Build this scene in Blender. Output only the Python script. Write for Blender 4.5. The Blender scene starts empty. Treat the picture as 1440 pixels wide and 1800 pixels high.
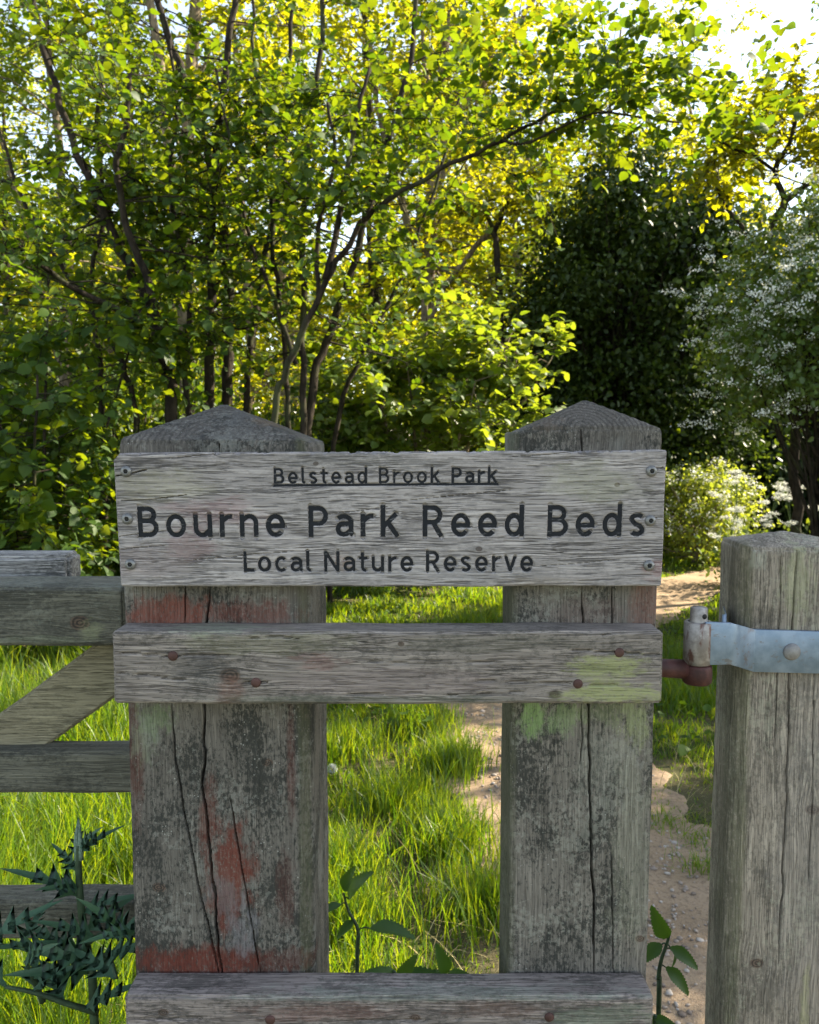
import bpy, math
import numpy as np
from mathutils import Vector, Matrix

# ------------------------------------------------------------------ scene, camera, light
sc = bpy.context.scene
R = math.radians
F, PITCH, EYE = 1442.0, R(5.1), 1.4
cam_d = bpy.data.cameras.new("Camera")
cam = bpy.data.objects.new("Camera", cam_d)
sc.collection.objects.link(cam)
cam.location = (0, 0, EYE)
cam.rotation_euler = (R(90) - PITCH, 0, 0)
cam_d.sensor_fit = 'HORIZONTAL'
cam_d.sensor_width = 36.0
cam_d.lens = 36.0 * F / 1440.0
cam_d.clip_start = 0.02
cam_d.clip_end = 3000
cam_d.dof.use_dof = True
cam_d.dof.focus_distance = 0.92
cam_d.dof.aperture_fstop = 19
sc.camera = cam

SUN_AZ, SUN_EL = R(72), R(38)          # to the right of the view direction, behind the trees
S = np.array([math.sin(SUN_AZ) * math.cos(SUN_EL), math.cos(SUN_AZ) * math.cos(SUN_EL), math.sin(SUN_EL)])
w = bpy.data.worlds.new("World")
sc.world = w
w.use_nodes = True
wn = w.node_tree.nodes
sky = wn.new('ShaderNodeTexSky')
sky.sky_type = 'NISHITA'
sky.sun_disc = False
sky.sun_elevation = SUN_EL
sky.sun_rotation = SUN_AZ
sky.dust_density = 0.4
sky.ozone_density = 1.0
bg = wn['Background']
bg.inputs['Strength'].default_value = 0.114
hs = wn.new('ShaderNodeHueSaturation')          # a hazier, more neutral spring sky
hs.inputs['Saturation'].default_value = .76
w.node_tree.links.new(sky.outputs[0], hs.inputs['Color'])
tint = wn.new('ShaderNodeMix')
tint.data_type, tint.blend_type = 'RGBA', 'MULTIPLY'
tint.inputs[0].default_value = 1
tint.inputs[7].default_value = (1.06, 1.0, .915, 1)
w.node_tree.links.new(hs.outputs[0], tint.inputs[6])
w.node_tree.links.new(tint.outputs[2], bg.inputs['Color'])
sun_d = bpy.data.lights.new("Sun", 'SUN')
sun_d.energy = 5.0
sun_d.angle = R(0.5)
sun_d.color = (1.0, 0.88, 0.68)
sun = bpy.data.objects.new("Sun", sun_d)
sc.collection.objects.link(sun)
sun.rotation_euler = Vector(-S).to_track_quat('-Z', 'Y').to_euler()
sun.location = (8, 6, 9)
sc.view_settings.view_transform = 'Standard'
sc.view_settings.look = 'None'
sc.view_settings.exposure = 2.05
sc.view_settings.gamma = 1.0
sc.cycles.max_bounces = 6
sc.cycles.diffuse_bounces = 3
sc.cycles.glossy_bounces = 2
sc.cycles.transmission_bounces = 4
sc.cycles.transparent_max_bounces = 4
sc.cycles.use_denoising = True
sc.cycles.sample_clamp_indirect = 6.0
sc.cycles.caustics_reflective = False
sc.cycles.caustics_refractive = False


def at(px, py, Y):
    """point at depth Y that stands at pixel (px, py) of the 1440 x 1800 photograph"""
    u, v = (px - 720) / F, (900 - py) / F
    d = np.array([u, math.cos(PITCH) + v * math.sin(PITCH), -math.sin(PITCH) + v * math.cos(PITCH)])
    return np.array([0, 0, EYE]) + d * (Y / d[1])


# ------------------------------------------------------------------ helpers
def unit(a):
    return a / np.maximum(np.linalg.norm(a, axis=-1, keepdims=True), 1e-9)


def hash3(ix, iy, iz, seed):
    h = (ix.astype(np.int64) * 374761393 + iy.astype(np.int64) * 668265263 + iz.astype(np.int64) * 2147483647 + seed * 974711) & 0xffffffff
    h = ((h ^ (h >> 13)) * 1274126177) & 0xffffffff
    h = ((h ^ (h >> 16)) * 2246822519) & 0xffffffff
    return ((h ^ (h >> 15)) & 0xffff) / 65535.0


def vnoise(p, seed=0):
    p = np.asarray(p, float)
    i = np.floor(p).astype(np.int64)
    f = p - i
    f = f * f * (3 - 2 * f)
    r = 0
    for dx in (0, 1):
        for dy in (0, 1):
            for dz in (0, 1):
                wgt = (f[:, 0] if dx else 1 - f[:, 0]) * (f[:, 1] if dy else 1 - f[:, 1]) * (f[:, 2] if dz else 1 - f[:, 2])
                r = r + wgt * hash3(i[:, 0] + dx, i[:, 1] + dy, i[:, 2] + dz, seed)
    return r


def fbm(p, seed=0, o=3):
    r, a, t = 0, 0.5, 0
    for k in range(o):
        r = r + a * vnoise(np.asarray(p) * 2 ** k, seed + k)
        t += a
        a *= .5
    return r / t


def sstep(x, a, b):
    t = np.clip((x - a) / (b - a), 0, 1)
    return t * t * (3 - 2 * t)


def link(o, parent=None):
    sc.collection.objects.link(o)
    if parent is not None:
        o.parent = parent
    return o


def raw_mesh(name, V, faces_flat, counts, smooth=False):
    me = bpy.data.meshes.new(name)
    V = np.asarray(V, np.float32)
    counts = np.asarray(counts, np.int32)
    fl = np.asarray(faces_flat, np.int32)
    me.vertices.add(len(V))
    me.vertices.foreach_set('co', V.ravel())
    me.loops.add(len(fl))
    me.loops.foreach_set('vertex_index', fl)
    me.polygons.add(len(counts))
    st = np.zeros(len(counts), np.int32)
    st[1:] = np.cumsum(counts)[:-1]
    me.polygons.foreach_set('loop_start', st)
    me.polygons.foreach_set('loop_total', counts)
    if smooth:
        me.polygons.foreach_set('use_smooth', np.ones(len(counts), bool))
    me.update(calc_edges=True)
    me.validate()
    return me


def tag(o, label=None, cat=None, group=None, kind=None):
    if label: o['label'] = label
    if cat: o['category'] = cat
    if group: o['group'] = group
    if kind: o['kind'] = kind
    return o


def thing(name, loc, label, cat, group=None):
    o = bpy.data.objects.new(name, None)
    o.empty_display_size = .1
    o.location = [float(c) for c in loc]
    link(o)
    return tag(o, label, cat, group)


def obj(name, me, mat, parent=None, origin=None):
    """link a mesh given in world coordinates; its origin goes to the parent's place (or origin)"""
    o = bpy.data.objects.new(name, me)
    if mat is not None:
        me.materials.append(mat)
    base = np.zeros(3)
    if parent is not None:
        q = parent
        while q is not None:
            base = base + np.array(q.location)
            q = q.parent
    org = np.array(origin, float) if origin is not None else base
    if np.abs(org).sum() > 0:
        me.transform(Matrix.Translation(Vector(-org)))
    o.location = [float(c) for c in (org - base)]
    link(o, parent)
    return o


def merge(parts):
    """join (V, flat, counts) triples"""
    V, Fl, C, n = [], [], [], 0
    for v, f, c in parts:
        V.append(np.asarray(v, float))
        Fl.append(np.asarray(f) + n)
        C.append(np.asarray(c))
        n += len(v)
    return np.concatenate(V), np.concatenate(Fl), np.concatenate(C)


def tube(P, r, k=6, cap=True):
    P = np.asarray(P, float)
    n = len(P)
    r = np.broadcast_to(np.asarray(r, float), (n,))
    T = unit(np.gradient(P, axis=0))
    ref = np.array([0.0, 0, 1]) if abs(T[0][2]) < .9 else np.array([0.0, 1, 0])
    A = unit(np.cross(T, ref))
    B = np.cross(T, A)
    a = np.arange(k) * 2 * math.pi / k
    V = P[:, None, :] + r[:, None, None] * (np.cos(a)[None, :, None] * A[:, None, :] + np.sin(a)[None, :, None] * B[:, None, :])
    V = V.reshape(-1, 3)
    i, j = np.meshgrid(np.arange(n - 1), np.arange(k), indexing='ij')
    i, j = i.ravel(), j.ravel()
    j2 = (j + 1) % k
    f = np.stack([i * k + j, i * k + j2, (i + 1) * k + j2, (i + 1) * k + j], 1)
    fl, c = f.ravel(), np.full(len(f), 4)
    if cap:
        fl = np.concatenate([fl, np.arange(k)[::-1], (n - 1) * k + np.arange(k)])
        c = np.concatenate([c, [k, k]])
    return V, fl, c


def lathe(profile, center, axis, k=24):
    """profile: list of (radius, height along axis)"""
    axis = unit(np.array(axis, float))
    ref = np.array([0, 0, 1.0]) if abs(axis[2]) < .9 else np.array([1.0, 0, 0])
    A = unit(np.cross(axis, ref)); B = np.cross(axis, A)
    a = np.arange(k) * 2 * math.pi / k
    V = []
    for r, h in profile:
        V.append(np.array(center) + axis * h + r * (np.cos(a)[:, None] * A + np.sin(a)[:, None] * B))
    V = np.concatenate(V)
    n = len(profile)
    f = []
    for i in range(n - 1):
        for j in range(k):
            f.append([i * k + j, i * k + (j + 1) % k, (i + 1) * k + (j + 1) % k, (i + 1) * k + j])
    fl = np.array(f).ravel()
    fl = np.concatenate([fl, np.arange(k)[::-1], (n - 1) * k + np.arange(k)])
    return V, fl, np.concatenate([np.full(len(f), 4), [k, k]])


def catmull(P, n):
    P = np.asarray(P, float)
    Q = np.concatenate([[2 * P[0] - P[1]], P, [2 * P[-1] - P[-2]]])
    t = np.linspace(0, len(P) - 1 - 1e-6, n)
    i = t.astype(int)
    f = (t - i)[:, None]
    a, b, c, d = Q[i], Q[i + 1], Q[i + 2], Q[i + 3]
    return .5 * (2 * b + (c - a) * f + (2 * a - 5 * b + 4 * c - d) * f * f + (3 * b - a - 3 * c + d) * f ** 3)


# ------------------------------------------------------------------ node helpers
class NT:
    def __init__(s, name):
        s.m = bpy.data.materials.new(name)
        s.m.use_nodes = True
        s.t = s.m.node_tree
        s.t.nodes.clear()
        s.out = s.t.nodes.new('ShaderNodeOutputMaterial')

    def n(s, typ, **kw):
        nd = s.t.nodes.new(typ)
        for k, v in kw.items():
            setattr(nd, k, v)
        return nd

    def put(s, sock, v):
        if isinstance(v, bpy.types.NodeSocket):
            s.t.links.new(v, sock)
        elif v is not None:
            if sock.type == 'RGBA' and not isinstance(v, (int, float)) and len(v) == 3:
                v = (*v, 1)
            sock.default_value = v

    def pos(s):
        return s.n('ShaderNodeNewGeometry').outputs['Position']

    def obj(s):
        return s.n('ShaderNodeTexCoord').outputs['Object']

    def island(s):
        return s.n('ShaderNodeNewGeometry').outputs['Random Per Island']

    def map(s, v, loc=(0, 0, 0), rot=(0, 0, 0), scale=(1, 1, 1)):
        nd = s.n('ShaderNodeMapping')
        s.put(nd.inputs['Vector'], v)
        nd.inputs['Location'].default_value = loc
        nd.inputs['Rotation'].default_value = rot
        nd.inputs['Scale'].default_value = scale
        return nd.outputs[0]

    def noise(s, v, scale=1., detail=3., rough=.55, dist=0., color=False):
        nd = s.n('ShaderNodeTexNoise')
        s.put(nd.inputs['Vector'], v)
        nd.inputs['Scale'].default_value = scale
        nd.inputs['Detail'].default_value = detail
        nd.inputs['Roughness'].default_value = rough
        nd.inputs['Distortion'].default_value = dist
        return nd.outputs['Color' if color else 'Fac']

    def vor(s, v, scale, feature='F1', out='Distance'):
        nd = s.n('ShaderNodeTexVoronoi', feature=feature)
        s.put(nd.inputs['Vector'], v)
        nd.inputs['Scale'].default_value = scale
        return nd.outputs[out]

    def math(s, op, a, b=None, c=None, clamp=False):
        nd = s.n('ShaderNodeMath', operation=op, use_clamp=clamp)
        for i, v in enumerate((a, b, c)):
            if v is not None:
                s.put(nd.inputs[i], v)
        return nd.outputs[0]

    def vmath(s, op, a, b=None, out=0):
        nd = s.n('ShaderNodeVectorMath', operation=op)
        s.put(nd.inputs[0], a)
        if b is not None:
            s.put(nd.inputs[1], b)
        return nd.outputs[out]

    def rng(s, v, a, b, c=0., d=1., smooth=True):
        nd = s.n('ShaderNodeMapRange', interpolation_type='SMOOTHSTEP' if smooth else 'LINEAR')
        s.put(nd.inputs[0], v)
        for i, x in enumerate((a, b, c, d)):
            nd.inputs[i + 1].default_value = x
        return nd.outputs[0]

    def mix(s, f, a, b, mode='MIX'):
        nd = s.n('ShaderNodeMix', data_type='RGBA', blend_type=mode)
        s.put(nd.inputs[0], f)
        s.put(nd.inputs[6], a)
        s.put(nd.inputs[7], b)
        return nd.outputs[2]

    def ramp(s, f, stops):
        nd = s.n('ShaderNodeValToRGB')
        s.put(nd.inputs[0], f)
        e = nd.color_ramp.elements
        while len(e) < len(stops):
            e.new(.5)
        for x, (p, c) in zip(e, stops):
            x.position = p
            x.color = (*c, 1)
        return nd.outputs[0]

    def bump(s, h, dist, strength=1., nrm=None):
        nd = s.n('ShaderNodeBump')
        nd.inputs['Distance'].default_value = dist
        nd.inputs['Strength'].default_value = strength
        s.put(nd.inputs['Height'], h)
        if nrm is not None:
            s.put(nd.inputs['Normal'], nrm)
        return nd.outputs[0]

    def bsdf(s, color, rough=.8, nrm=None, metal=0., spec=.3):
        b = s.n('ShaderNodeBsdfPrincipled')
        s.put(b.inputs['Base Color'], color)
        s.put(b.inputs['Roughness'], rough)
        b.inputs['Metallic'].default_value = metal
        b.inputs['Specular IOR Level'].default_value = spec
        if nrm is not None:
            s.put(b.inputs['Normal'], nrm)
        s.t.links.new(b.outputs[0], s.out.inputs[0])
        return b


def simple(name, col, rough=.7, metal=0., spec=.3, var=.25, scale=60):
    m = NT(name)
    p = m.obj()
    n = m.noise(p, scale, 3)
    c = m.mix(m.rng(n, .3, .7), tuple(x * (1 - var) for x in col), tuple(min(1, x * (1 + var)) for x in col))
    m.bsdf(c, rough, m.bump(n, .001, .5), metal, spec)
    return m.m


def wood(name, axis, light, dark, spots=.5, stains=(), grain=1.0, tilt=0., line=.5, spot_col=(.03, .032, .028), pale=0., pale_col=(.36, .37, .33), wave=.012, bumpd=.0012, speck=0., streak=1., knots=(), rings=None):
    """weathered timber: streaks run along axis ('x','z'), dark mould spots, and stains with a place of their own"""
    m = NT(name)
    P = m.pos()
    warp = m.noise(P, 4.0, 2, .5, color=True)
    Pw = m.vmath('ADD', P, m.vmath('SCALE', m.vmath('SUBTRACT', warp, (.5, .5, .5)), None))
    sc_node = Pw.node.inputs[1].links[0].from_node
    sc_node.inputs['Scale'].default_value = wave
    a, c = 9 * grain, 330 * grain
    kmask = []
    for (kc, kr) in knots:                # grain flows round a knot
        dv = m.vmath('SUBTRACT', P, tuple(float(q) for q in kc))
        wide = (3.2 * kr, 1, 1.6 * kr) if axis == 'x' else (1.6 * kr, 1, 3.2 * kr)
        dl = m.vmath('LENGTH', m.vmath('DIVIDE', dv, wide), out=1)
        fall = m.math('EXPONENT', m.math('MULTIPLY', m.math('MULTIPLY', dl, dl), -1.))
        sel = m.vmath('MULTIPLY', dv, (0, 0, .8) if axis == 'x' else (.8, 0, 0))
        ps = m.vmath('SCALE', sel)
        m.put(ps.node.inputs['Scale'], fall)
        Pw = m.vmath('SUBTRACT', Pw, ps)
        kd = m.vmath('LENGTH', m.vmath('DIVIDE', dv, (kr * 1.15, 1, kr * .85)), out=1)
        kd = m.math('ADD', kd, m.math('MULTIPLY', m.math('SUBTRACT', m.noise(P, 160, 3), .5), .35))
        kmask.append(kd)
    if axis == 'x':
        st = m.map(Pw, rot=(0, tilt, 0), scale=(a, c, c))
        st2 = m.map(Pw, rot=(0, tilt, 0), scale=(a * 2.4, c * 2.6, c * 2.6))
        st3 = m.map(Pw, rot=(0, tilt, 0), scale=(a * .6, c * .18, c * .18))
    else:
        st = m.map(Pw, scale=(c, c, a))
        st2 = m.map(Pw, scale=(c * 2.6, c * 2.6, a * 2.4))
        st3 = m.map(Pw, scale=(c * .18, c * .18, a * .6))
    n1 = m.noise(st, 1, 3, .6)
    n2 = m.noise(st2, 1, 2, .6)
    n3 = m.noise(st3, 1, 4, .6)
    g = m.math('ADD', m.math('MULTIPLY', n1, .5), m.math('ADD', m.math('MULTIPLY', n2, .2), m.math('MULTIPLY', n3, .3)))
    g = m.math('ADD', m.math('MULTIPLY', m.math('SUBTRACT', g, .5), streak), .5)
    col = m.ramp(g, [(.30, dark), (.45, tuple((x * .45 + y * .55) for x, y in zip(dark, light))), (.56, light), (.72, tuple(min(1, x * 1.3) for x in light))])
    big = m.noise(P, 7, 3, .6)
    col = m.mix(m.math('MULTIPLY', m.rng(big, .42, .68), .45), col, tuple(.55 * x for x in light))
    # fine checks along the grain
    ln = m.math('ABSOLUTE', m.math('SUBTRACT', n1, .5))
    chk = m.math('MULTIPLY', m.rng(ln, .045, .0), m.rng(n3, .44, .60))
    col = m.mix(m.math('MULTIPLY', chk, line), col, tuple(.18 * x for x in dark))
    n4 = m.noise(m.map(Pw, rot=(0, tilt if axis == 'x' else 0, 0), scale=(26, 560, 560) if axis == 'x' else (560, 560, 26)), 1, 2, .5)
    n5 = m.noise(m.map(Pw, rot=(0, tilt if axis == 'x' else 0, 0), scale=(14, 900, 900) if axis == 'x' else (900, 900, 14)), 1, 1, .5)
    dash = m.rng(n4, .56, .66)
    col = m.mix(m.math('MULTIPLY', dash, .75 * line), col, tuple(.35 * x for x in dark))
    col = m.mix(m.math('MULTIPLY', m.rng(n5, .54, .70), .45), col, tuple(min(1, 1.35 * x) for x in light))
    if rings is not None:
        rc, rz_, rf = rings
        rd = m.vmath('LENGTH', m.vmath('SUBTRACT', P, tuple(float(q) for q in rc)), out=1)
        rd = m.math('ADD', rd, m.math('MULTIPLY', m.math('SUBTRACT', m.noise(P, 25, 3), .5), .012))
        rv = m.math('SINE', m.math('MULTIPLY', rd, rf))
        sep = m.n('ShaderNodeSeparateXYZ')
        m.put(sep.inputs[0], P)
        capm = m.rng(sep.outputs[2], rz_, rz_ + .004)
        col = m.mix(m.math('MULTIPLY', m.math('MULTIPLY', m.rng(rv, -.2, .8), capm), .55), col, (.035, .032, .028))
    for kd in kmask:
        ringv = m.math('SINE', m.math('MULTIPLY', kd, 17.))
        kcol = m.mix(m.rng(ringv, -.6, .9), (.035, .024, .018), (.13, .085, .062))
        col = m.mix(m.math('MULTIPLY', m.rng(kd, 1.1, .75), .85), col, kcol)
    # mould spots
    if spots > 0:
        sp_v = m.map(P, scale=(1, 1, .55) if axis == 'z' else (.5, 1, 1))
        s1 = m.noise(sp_v, 260, 5, .75)
        s2 = m.noise(sp_v, 19, 3, .6)
        sm = m.rng(m.math('ADD', s1, m.math('MULTIPLY', m.math('SUBTRACT', s2, .5), .8)), .45, .62)
        col = m.mix(m.math('MULTIPLY', sm, spots), col, spot_col)
    if pale > 0:
        p1 = m.noise(P, 130, 4, .7)
        p2 = m.noise(P, 11, 2, .5)
        pm = m.rng(m.math('ADD', p1, m.math('MULTIPLY', m.math('SUBTRACT', p2, .5), .8)), .56, .63)
        col = m.mix(m.math('MULTIPLY', pm, pale), col, pale_col)
    if speck > 0:
        vv = m.vor(P, 230)
        pm = m.math('MULTIPLY', m.rng(vv, .22, .12), m.rng(m.noise(P, 40, 2), .56, .66))
        col = m.mix(m.math('MULTIPLY', pm, speck), col, (.5, .5, .46))
    for (cen, rad, scol, amt, nscale, ragged) in stains:
        d = m.vmath('LENGTH', m.vmath('DIVIDE', m.vmath('SUBTRACT', P, tuple(float(x) for x in cen)), rad), out=1)
        nz = m.noise(m.map(P, scale=(1, 1, .45)) if axis == 'z' else m.map(P, scale=(.35, 1, 1)), nscale, 5, .7)
        d = m.math('ADD', d, m.math('MULTIPLY', m.math('SUBTRACT', nz, .5), ragged * 2.4))
        fine = m.noise(m.map(P, scale=(1, 1, .6)) if axis == 'z' else m.map(P, scale=(.5, 1, 1)), 330, 4, .75)
        mk = m.math('MULTIPLY', m.math('MULTIPLY', m.rng(d, 1.15, .45), amt), m.rng(fine, .36, .50, .25, 1.))
        # the grain still shows through the stain
        col = m.mix(mk, col, m.mix(.7, col, m.mix(m.rng(g, .35, .6), tuple(.55 * x for x in scol), scol)))
        if amt > .9:
            col = m.mix(m.math('MULTIPLY', mk, .5), col, scol)
    h = m.math('SUBTRACT', m.math('ADD', m.math('MULTIPLY', n1, .7), m.math('MULTIPLY', n2, .3)), m.math('MULTIPLY', m.math('MAXIMUM', chk, dash), .8))
    nb = m.bump(h, bumpd, .9)
    m.bsdf(col, .88, nb, spec=.22)
    return m.m


def leafmat(name, refl, trans, tfac=.5, gloss=.12, hue=.5, rough=.45):
    """refl / trans: (dark, light) colour pairs picked per leaf"""
    m = NT(name)
    r = m.island()
    r2 = m.math('FRACT', m.math('MULTIPLY', r, 17.31))
    c = m.mix(r, refl[0], refl[1])
    t = m.mix(r2, trans[0], trans[1])
    d = m.n('ShaderNodeBsdfDiffuse')
    m.put(d.inputs[0], c)
    tr = m.n('ShaderNodeBsdfTranslucent')
    m.put(tr.inputs[0], t)
    mx = m.n('ShaderNodeMixShader')
    mx.inputs[0].default_value = tfac
    m.t.links.new(d.outputs[0], mx.inputs[1])
    m.t.links.new(tr.outputs[0], mx.inputs[2])
    gl = m.n('ShaderNodeBsdfGlossy')
    gl.inputs['Roughness'].default_value = rough
    m.put(gl.inputs[0], (1, 1, 1))
    lw = m.n('ShaderNodeLayerWeight')
    lw.inputs[0].default_value = .25
    f = m.math('MULTIPLY', m.math('ADD', lw.outputs[1], .25), gloss)
    mx2 = m.n('ShaderNodeMixShader')
    m.put(mx2.inputs[0], f)
    m.t.links.new(mx.outputs[0], mx2.inputs[1])
    m.t.links.new(gl.outputs[0], mx2.inputs[2])
    m.t.links.new(mx2.outputs[0], m.out.inputs[0])
    return m.m


def barkmat(name, a, b, scale=30):
    m = NT(name)
    P = m.obj()
    n = m.noise(m.map(P, scale=(1, 1, .25)), scale, 5, .65)
    n2 = m.noise(P, 4, 2)
    c = m.mix(m.rng(n, .35, .65), a, b)
    c = m.mix(m.math('MULTIPLY', m.rng(n2, .5, .7), .5), c, (.07, .085, .035))
    m.bsdf(c, .9, m.bump(n, .01, .8), spec=.15)
    return m.m


# ------------------------------------------------------------------ timber geometry
def axis_lines(lo, hi, step, r):
    base = np.linspace(lo + r, hi - r, max(2, int(round((hi - lo - 2 * r) / step)) + 1))
    e = np.array([0, .12, .3, .55, .8]) * r
    return np.concatenate([lo + e, base, (hi - e)[::-1]])


def box_grid(lo, hi, step, r=.004, top=None, worn=.6, seed=0, cracks=(), ends=0.0, chamfer=None):
    """rounded, worn box as a fine grid. step = (sx, sy, sz); top(x,y)-> extra z for the top face (pyramid caps);
    cracks = [(pts [(x,z)...], half width, depth)] cut into the face that looks at -Y (pts run along z or x)"""
    lo, hi = np.array(lo, float), np.array(hi, float)
    L = [axis_lines(lo[i], hi[i], step[i], r) for i in range(3)]
    parts = []
    for ax in range(3):
        o = [i for i in range(3) if i != ax]
        A, B = L[o[0]], L[o[1]]
        for side in (0, 1):
            a, b = np.meshgrid(A, B, indexing='ij')
            V = np.zeros((a.size, 3))
            V[:, o[0]] = a.ravel(); V[:, o[1]] = b.ravel()
            V[:, ax] = (lo, hi)[side][ax]
            na, nb = a.shape
            i, j = np.meshgrid(np.arange(na - 1), np.arange(nb - 1), indexing='ij')
            i, j = i.ravel(), j.ravel()
            f = np.stack([i * nb + j, (i + 1) * nb + j, (i + 1) * nb + j + 1, i * nb + j + 1], 1)
            if (side == 0) == (ax != 1):
                f = f[:, ::-1]
            parts.append((V, f.ravel(), np.full(len(f), 4)))
    V, fl, c = merge(parts)
    front = (np.abs(V[:, 1] - lo[1]) < 1e-7)
    # worn corners: the rounding radius changes along the edges
    rr = r * (1 - worn * .9 * fbm(V * np.array([22, 22, 22]), seed, 3))[:, None]
    Pin = np.clip(V, lo + r, hi - r)
    d = V - Pin
    inf = np.abs(d).max(1, keepdims=True)
    ln = np.linalg.norm(d, axis=1, keepdims=True)
    W = np.where(ln > 1e-9, Pin + d / np.maximum(ln, 1e-9) * inf, V)
    # extra wear pulls in proud corners
    edge = np.clip((ln - inf) / (.42 * r), 0, 1)
    W = W - unit(d + 1e-12) * edge * (r - rr) * .8
    for pts, hw, dep in cracks:
        pts = np.array(pts, float)
        vert = abs(pts[-1][1] - pts[0][1]) > abs(pts[-1][0] - pts[0][0])
        k, q = (1, 0) if vert else (0, 1)
        pts = pts[np.argsort(pts[:, k])]
        s, e = V[:, (0, 2)[k]], V[:, (0, 2)[q]]
        jit = (fbm(np.stack([s * 35, s * 0 + hw * 1e4, s * 0], 1), seed + 3, 3) - .5) * hw * 2.5
        cc = np.interp(s, pts[:, k], pts[:, q]) + jit
        tl = pts[-1][k] - pts[0][k]
        t = (s - pts[0][k]) / tl
        tp = np.clip(np.minimum(t, 1 - t) * 8 + .25, 0, 1) * ((t > 0) & (t < 1))
        ww = .72 * hw * np.maximum(tp, .3)
        m = sstep(-np.abs(e - cc), -ww, -ww * .35) * (tp > 0) * front
        W[:, 1] += m * dep * tp
    if chamfer is not None:              # planed long edge between the front and one side face
        sd, cw = chamfer
        e = (hi[0] - W[:, 0]) if sd > 0 else (W[:, 0] - lo[0])
        cut = np.clip(cw - e - (W[:, 1] - lo[1]), 0, None)
        W[:, 0] -= sd * cut * .5
        W[:, 1] += cut * .5
    if top is not None:
        tz = W[:, 2] >= hi[2] - r * 1.01
        W[tz, 2] += top(W[tz, 0], W[tz, 1]) * np.clip((W[tz, 2] - (hi[2] - r)) / r, 0, 1)
    W += (np.stack([fbm(W * 14, seed + 11, 2), fbm(W * 14, seed + 12, 2), fbm(W * 14, seed + 13, 2)], 1) - .5) * .0022
    return W, fl, c


def weld(me, dist=1e-5):
    import bmesh
    bm = bmesh.new()
    bm.from_mesh(me)
    bmesh.ops.remove_doubles(bm, verts=bm.verts, dist=dist)
    bm.to_mesh(me)
    bm.free()
    me.polygons.foreach_set('use_smooth', np.ones(len(me.polygons), bool))
    me.update()
    return me


def timber(name, mat, parent, **kw):
    rotz = kw.pop('rotz', 0)
    piv = kw.pop('piv', None)
    quad = kw.pop('quad', None)
    V, fl, c = box_grid(**kw)
    if quad is not None:
        V = quad(V)
    if rotz:
        cs, sn = math.cos(rotz), math.sin(rotz)
        x, y = V[:, 0] - piv[0], V[:, 1] - piv[1]
        V[:, 0], V[:, 1] = piv[0] + cs * x - sn * y, piv[1] + sn * x + cs * y
    me = weld(raw_mesh(name, V, fl, c, True))
    return obj(name, me, mat, parent)


def pyramid(cx, cy, hx, hy, h, flat=.012):
    def f(x, y):
        d = np.maximum(np.abs(x - cx) / hx, np.abs(y - cy) / hy)
        return h * np.clip(1 - d, 0, 1 - flat)
    return f


def nail_mesh(c, r, h=.003):
    return raw_mesh('nail', *lathe([(r, 0), (r * .98, h * .4), (r * .8, h * .8), (r * .4, h)], c, (0, -1, 0), 14), True)


# ------------------------------------------------------------------ ground
PATH = np.array([(1.25, -4.0), (1.15, -1), (.98, 1.2), (.82, 2.1), (.65, 3.0), (.62, 4.0), (.92, 5.2), (1.65, 6.6), (2.75, 7.9), (4.4, 8.9), (7, 9.6), (14, 10)])
PATHC = catmull(np.c_[PATH, np.zeros(len(PATH))], 240)[:, :2]


def path_d(x, y):
    """signed: <0 on the path; the edge wanders"""
    d = np.full(len(x), 1e9)
    for a in range(0, len(x), 20000):
        q = np.stack([x[a:a + 20000], y[a:a + 20000]], 1)
        d[a:a + 20000] = np.sqrt(((q[:, None, :] - PATHC[None]) ** 2).sum(2)).min(1)
    p = np.stack([x, y, x * 0], 1)
    return d - (.40 + .34 * (fbm(p * 2.3, 5, 3) - .5) + .16 * (fbm(p * 9, 8, 2) - .5))


def gz(x, y):
    p = np.stack([x * .6, y * .6, x * 0], 1)
    z = (fbm(p, 21, 3) - .5) * .16 * sstep(np.hypot(x, y), 1.0, 4)
    return z + .010 * (y > 0) * np.clip(y - 6, 0, 30)


xs = np.concatenate([np.linspace(-300, -14, 14), np.linspace(-12, 12, 170), np.linspace(14, 300, 14)])
ys = np.concatenate([np.linspace(-300, -8, 12), np.linspace(-6, 14, 150), np.linspace(15, 40, 30), np.linspace(50, 600, 14)])
gx, gy = np.meshgrid(xs, ys, indexing='ij')
gx, gy = gx.ravel(), gy.ravel()
GV = np.stack([gx, gy, gz(gx, gy)], 1)
na, nb = len(xs), len(ys)
i, j = np.meshgrid(np.arange(na - 1), np.arange(nb - 1), indexing='ij')
i, j = i.ravel(), j.ravel()
gf = np.stack([i * nb + j, (i + 1) * nb + j, (i + 1) * nb + j + 1, i * nb + j + 1], 1)
m = NT('meadow_soil')
P = m.pos()
n1, n2 = m.noise(P, 1.3, 4, .6), m.noise(P, 45, 4, .7)
c = m.mix(m.rng(n1, .4, .62), (.045, .060, .018), (.10, .085, .045))
c = m.mix(m.math('MULTIPLY', m.rng(n2, .5, .65), .6), c, (.15, .13, .07))
m.bsdf(c, .95, m.bump(n2, .02, .8), spec=.1)
tag(obj('ground', raw_mesh('ground', GV, gf.ravel(), np.full(len(gf), 4), True), m.m), kind='structure')

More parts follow.
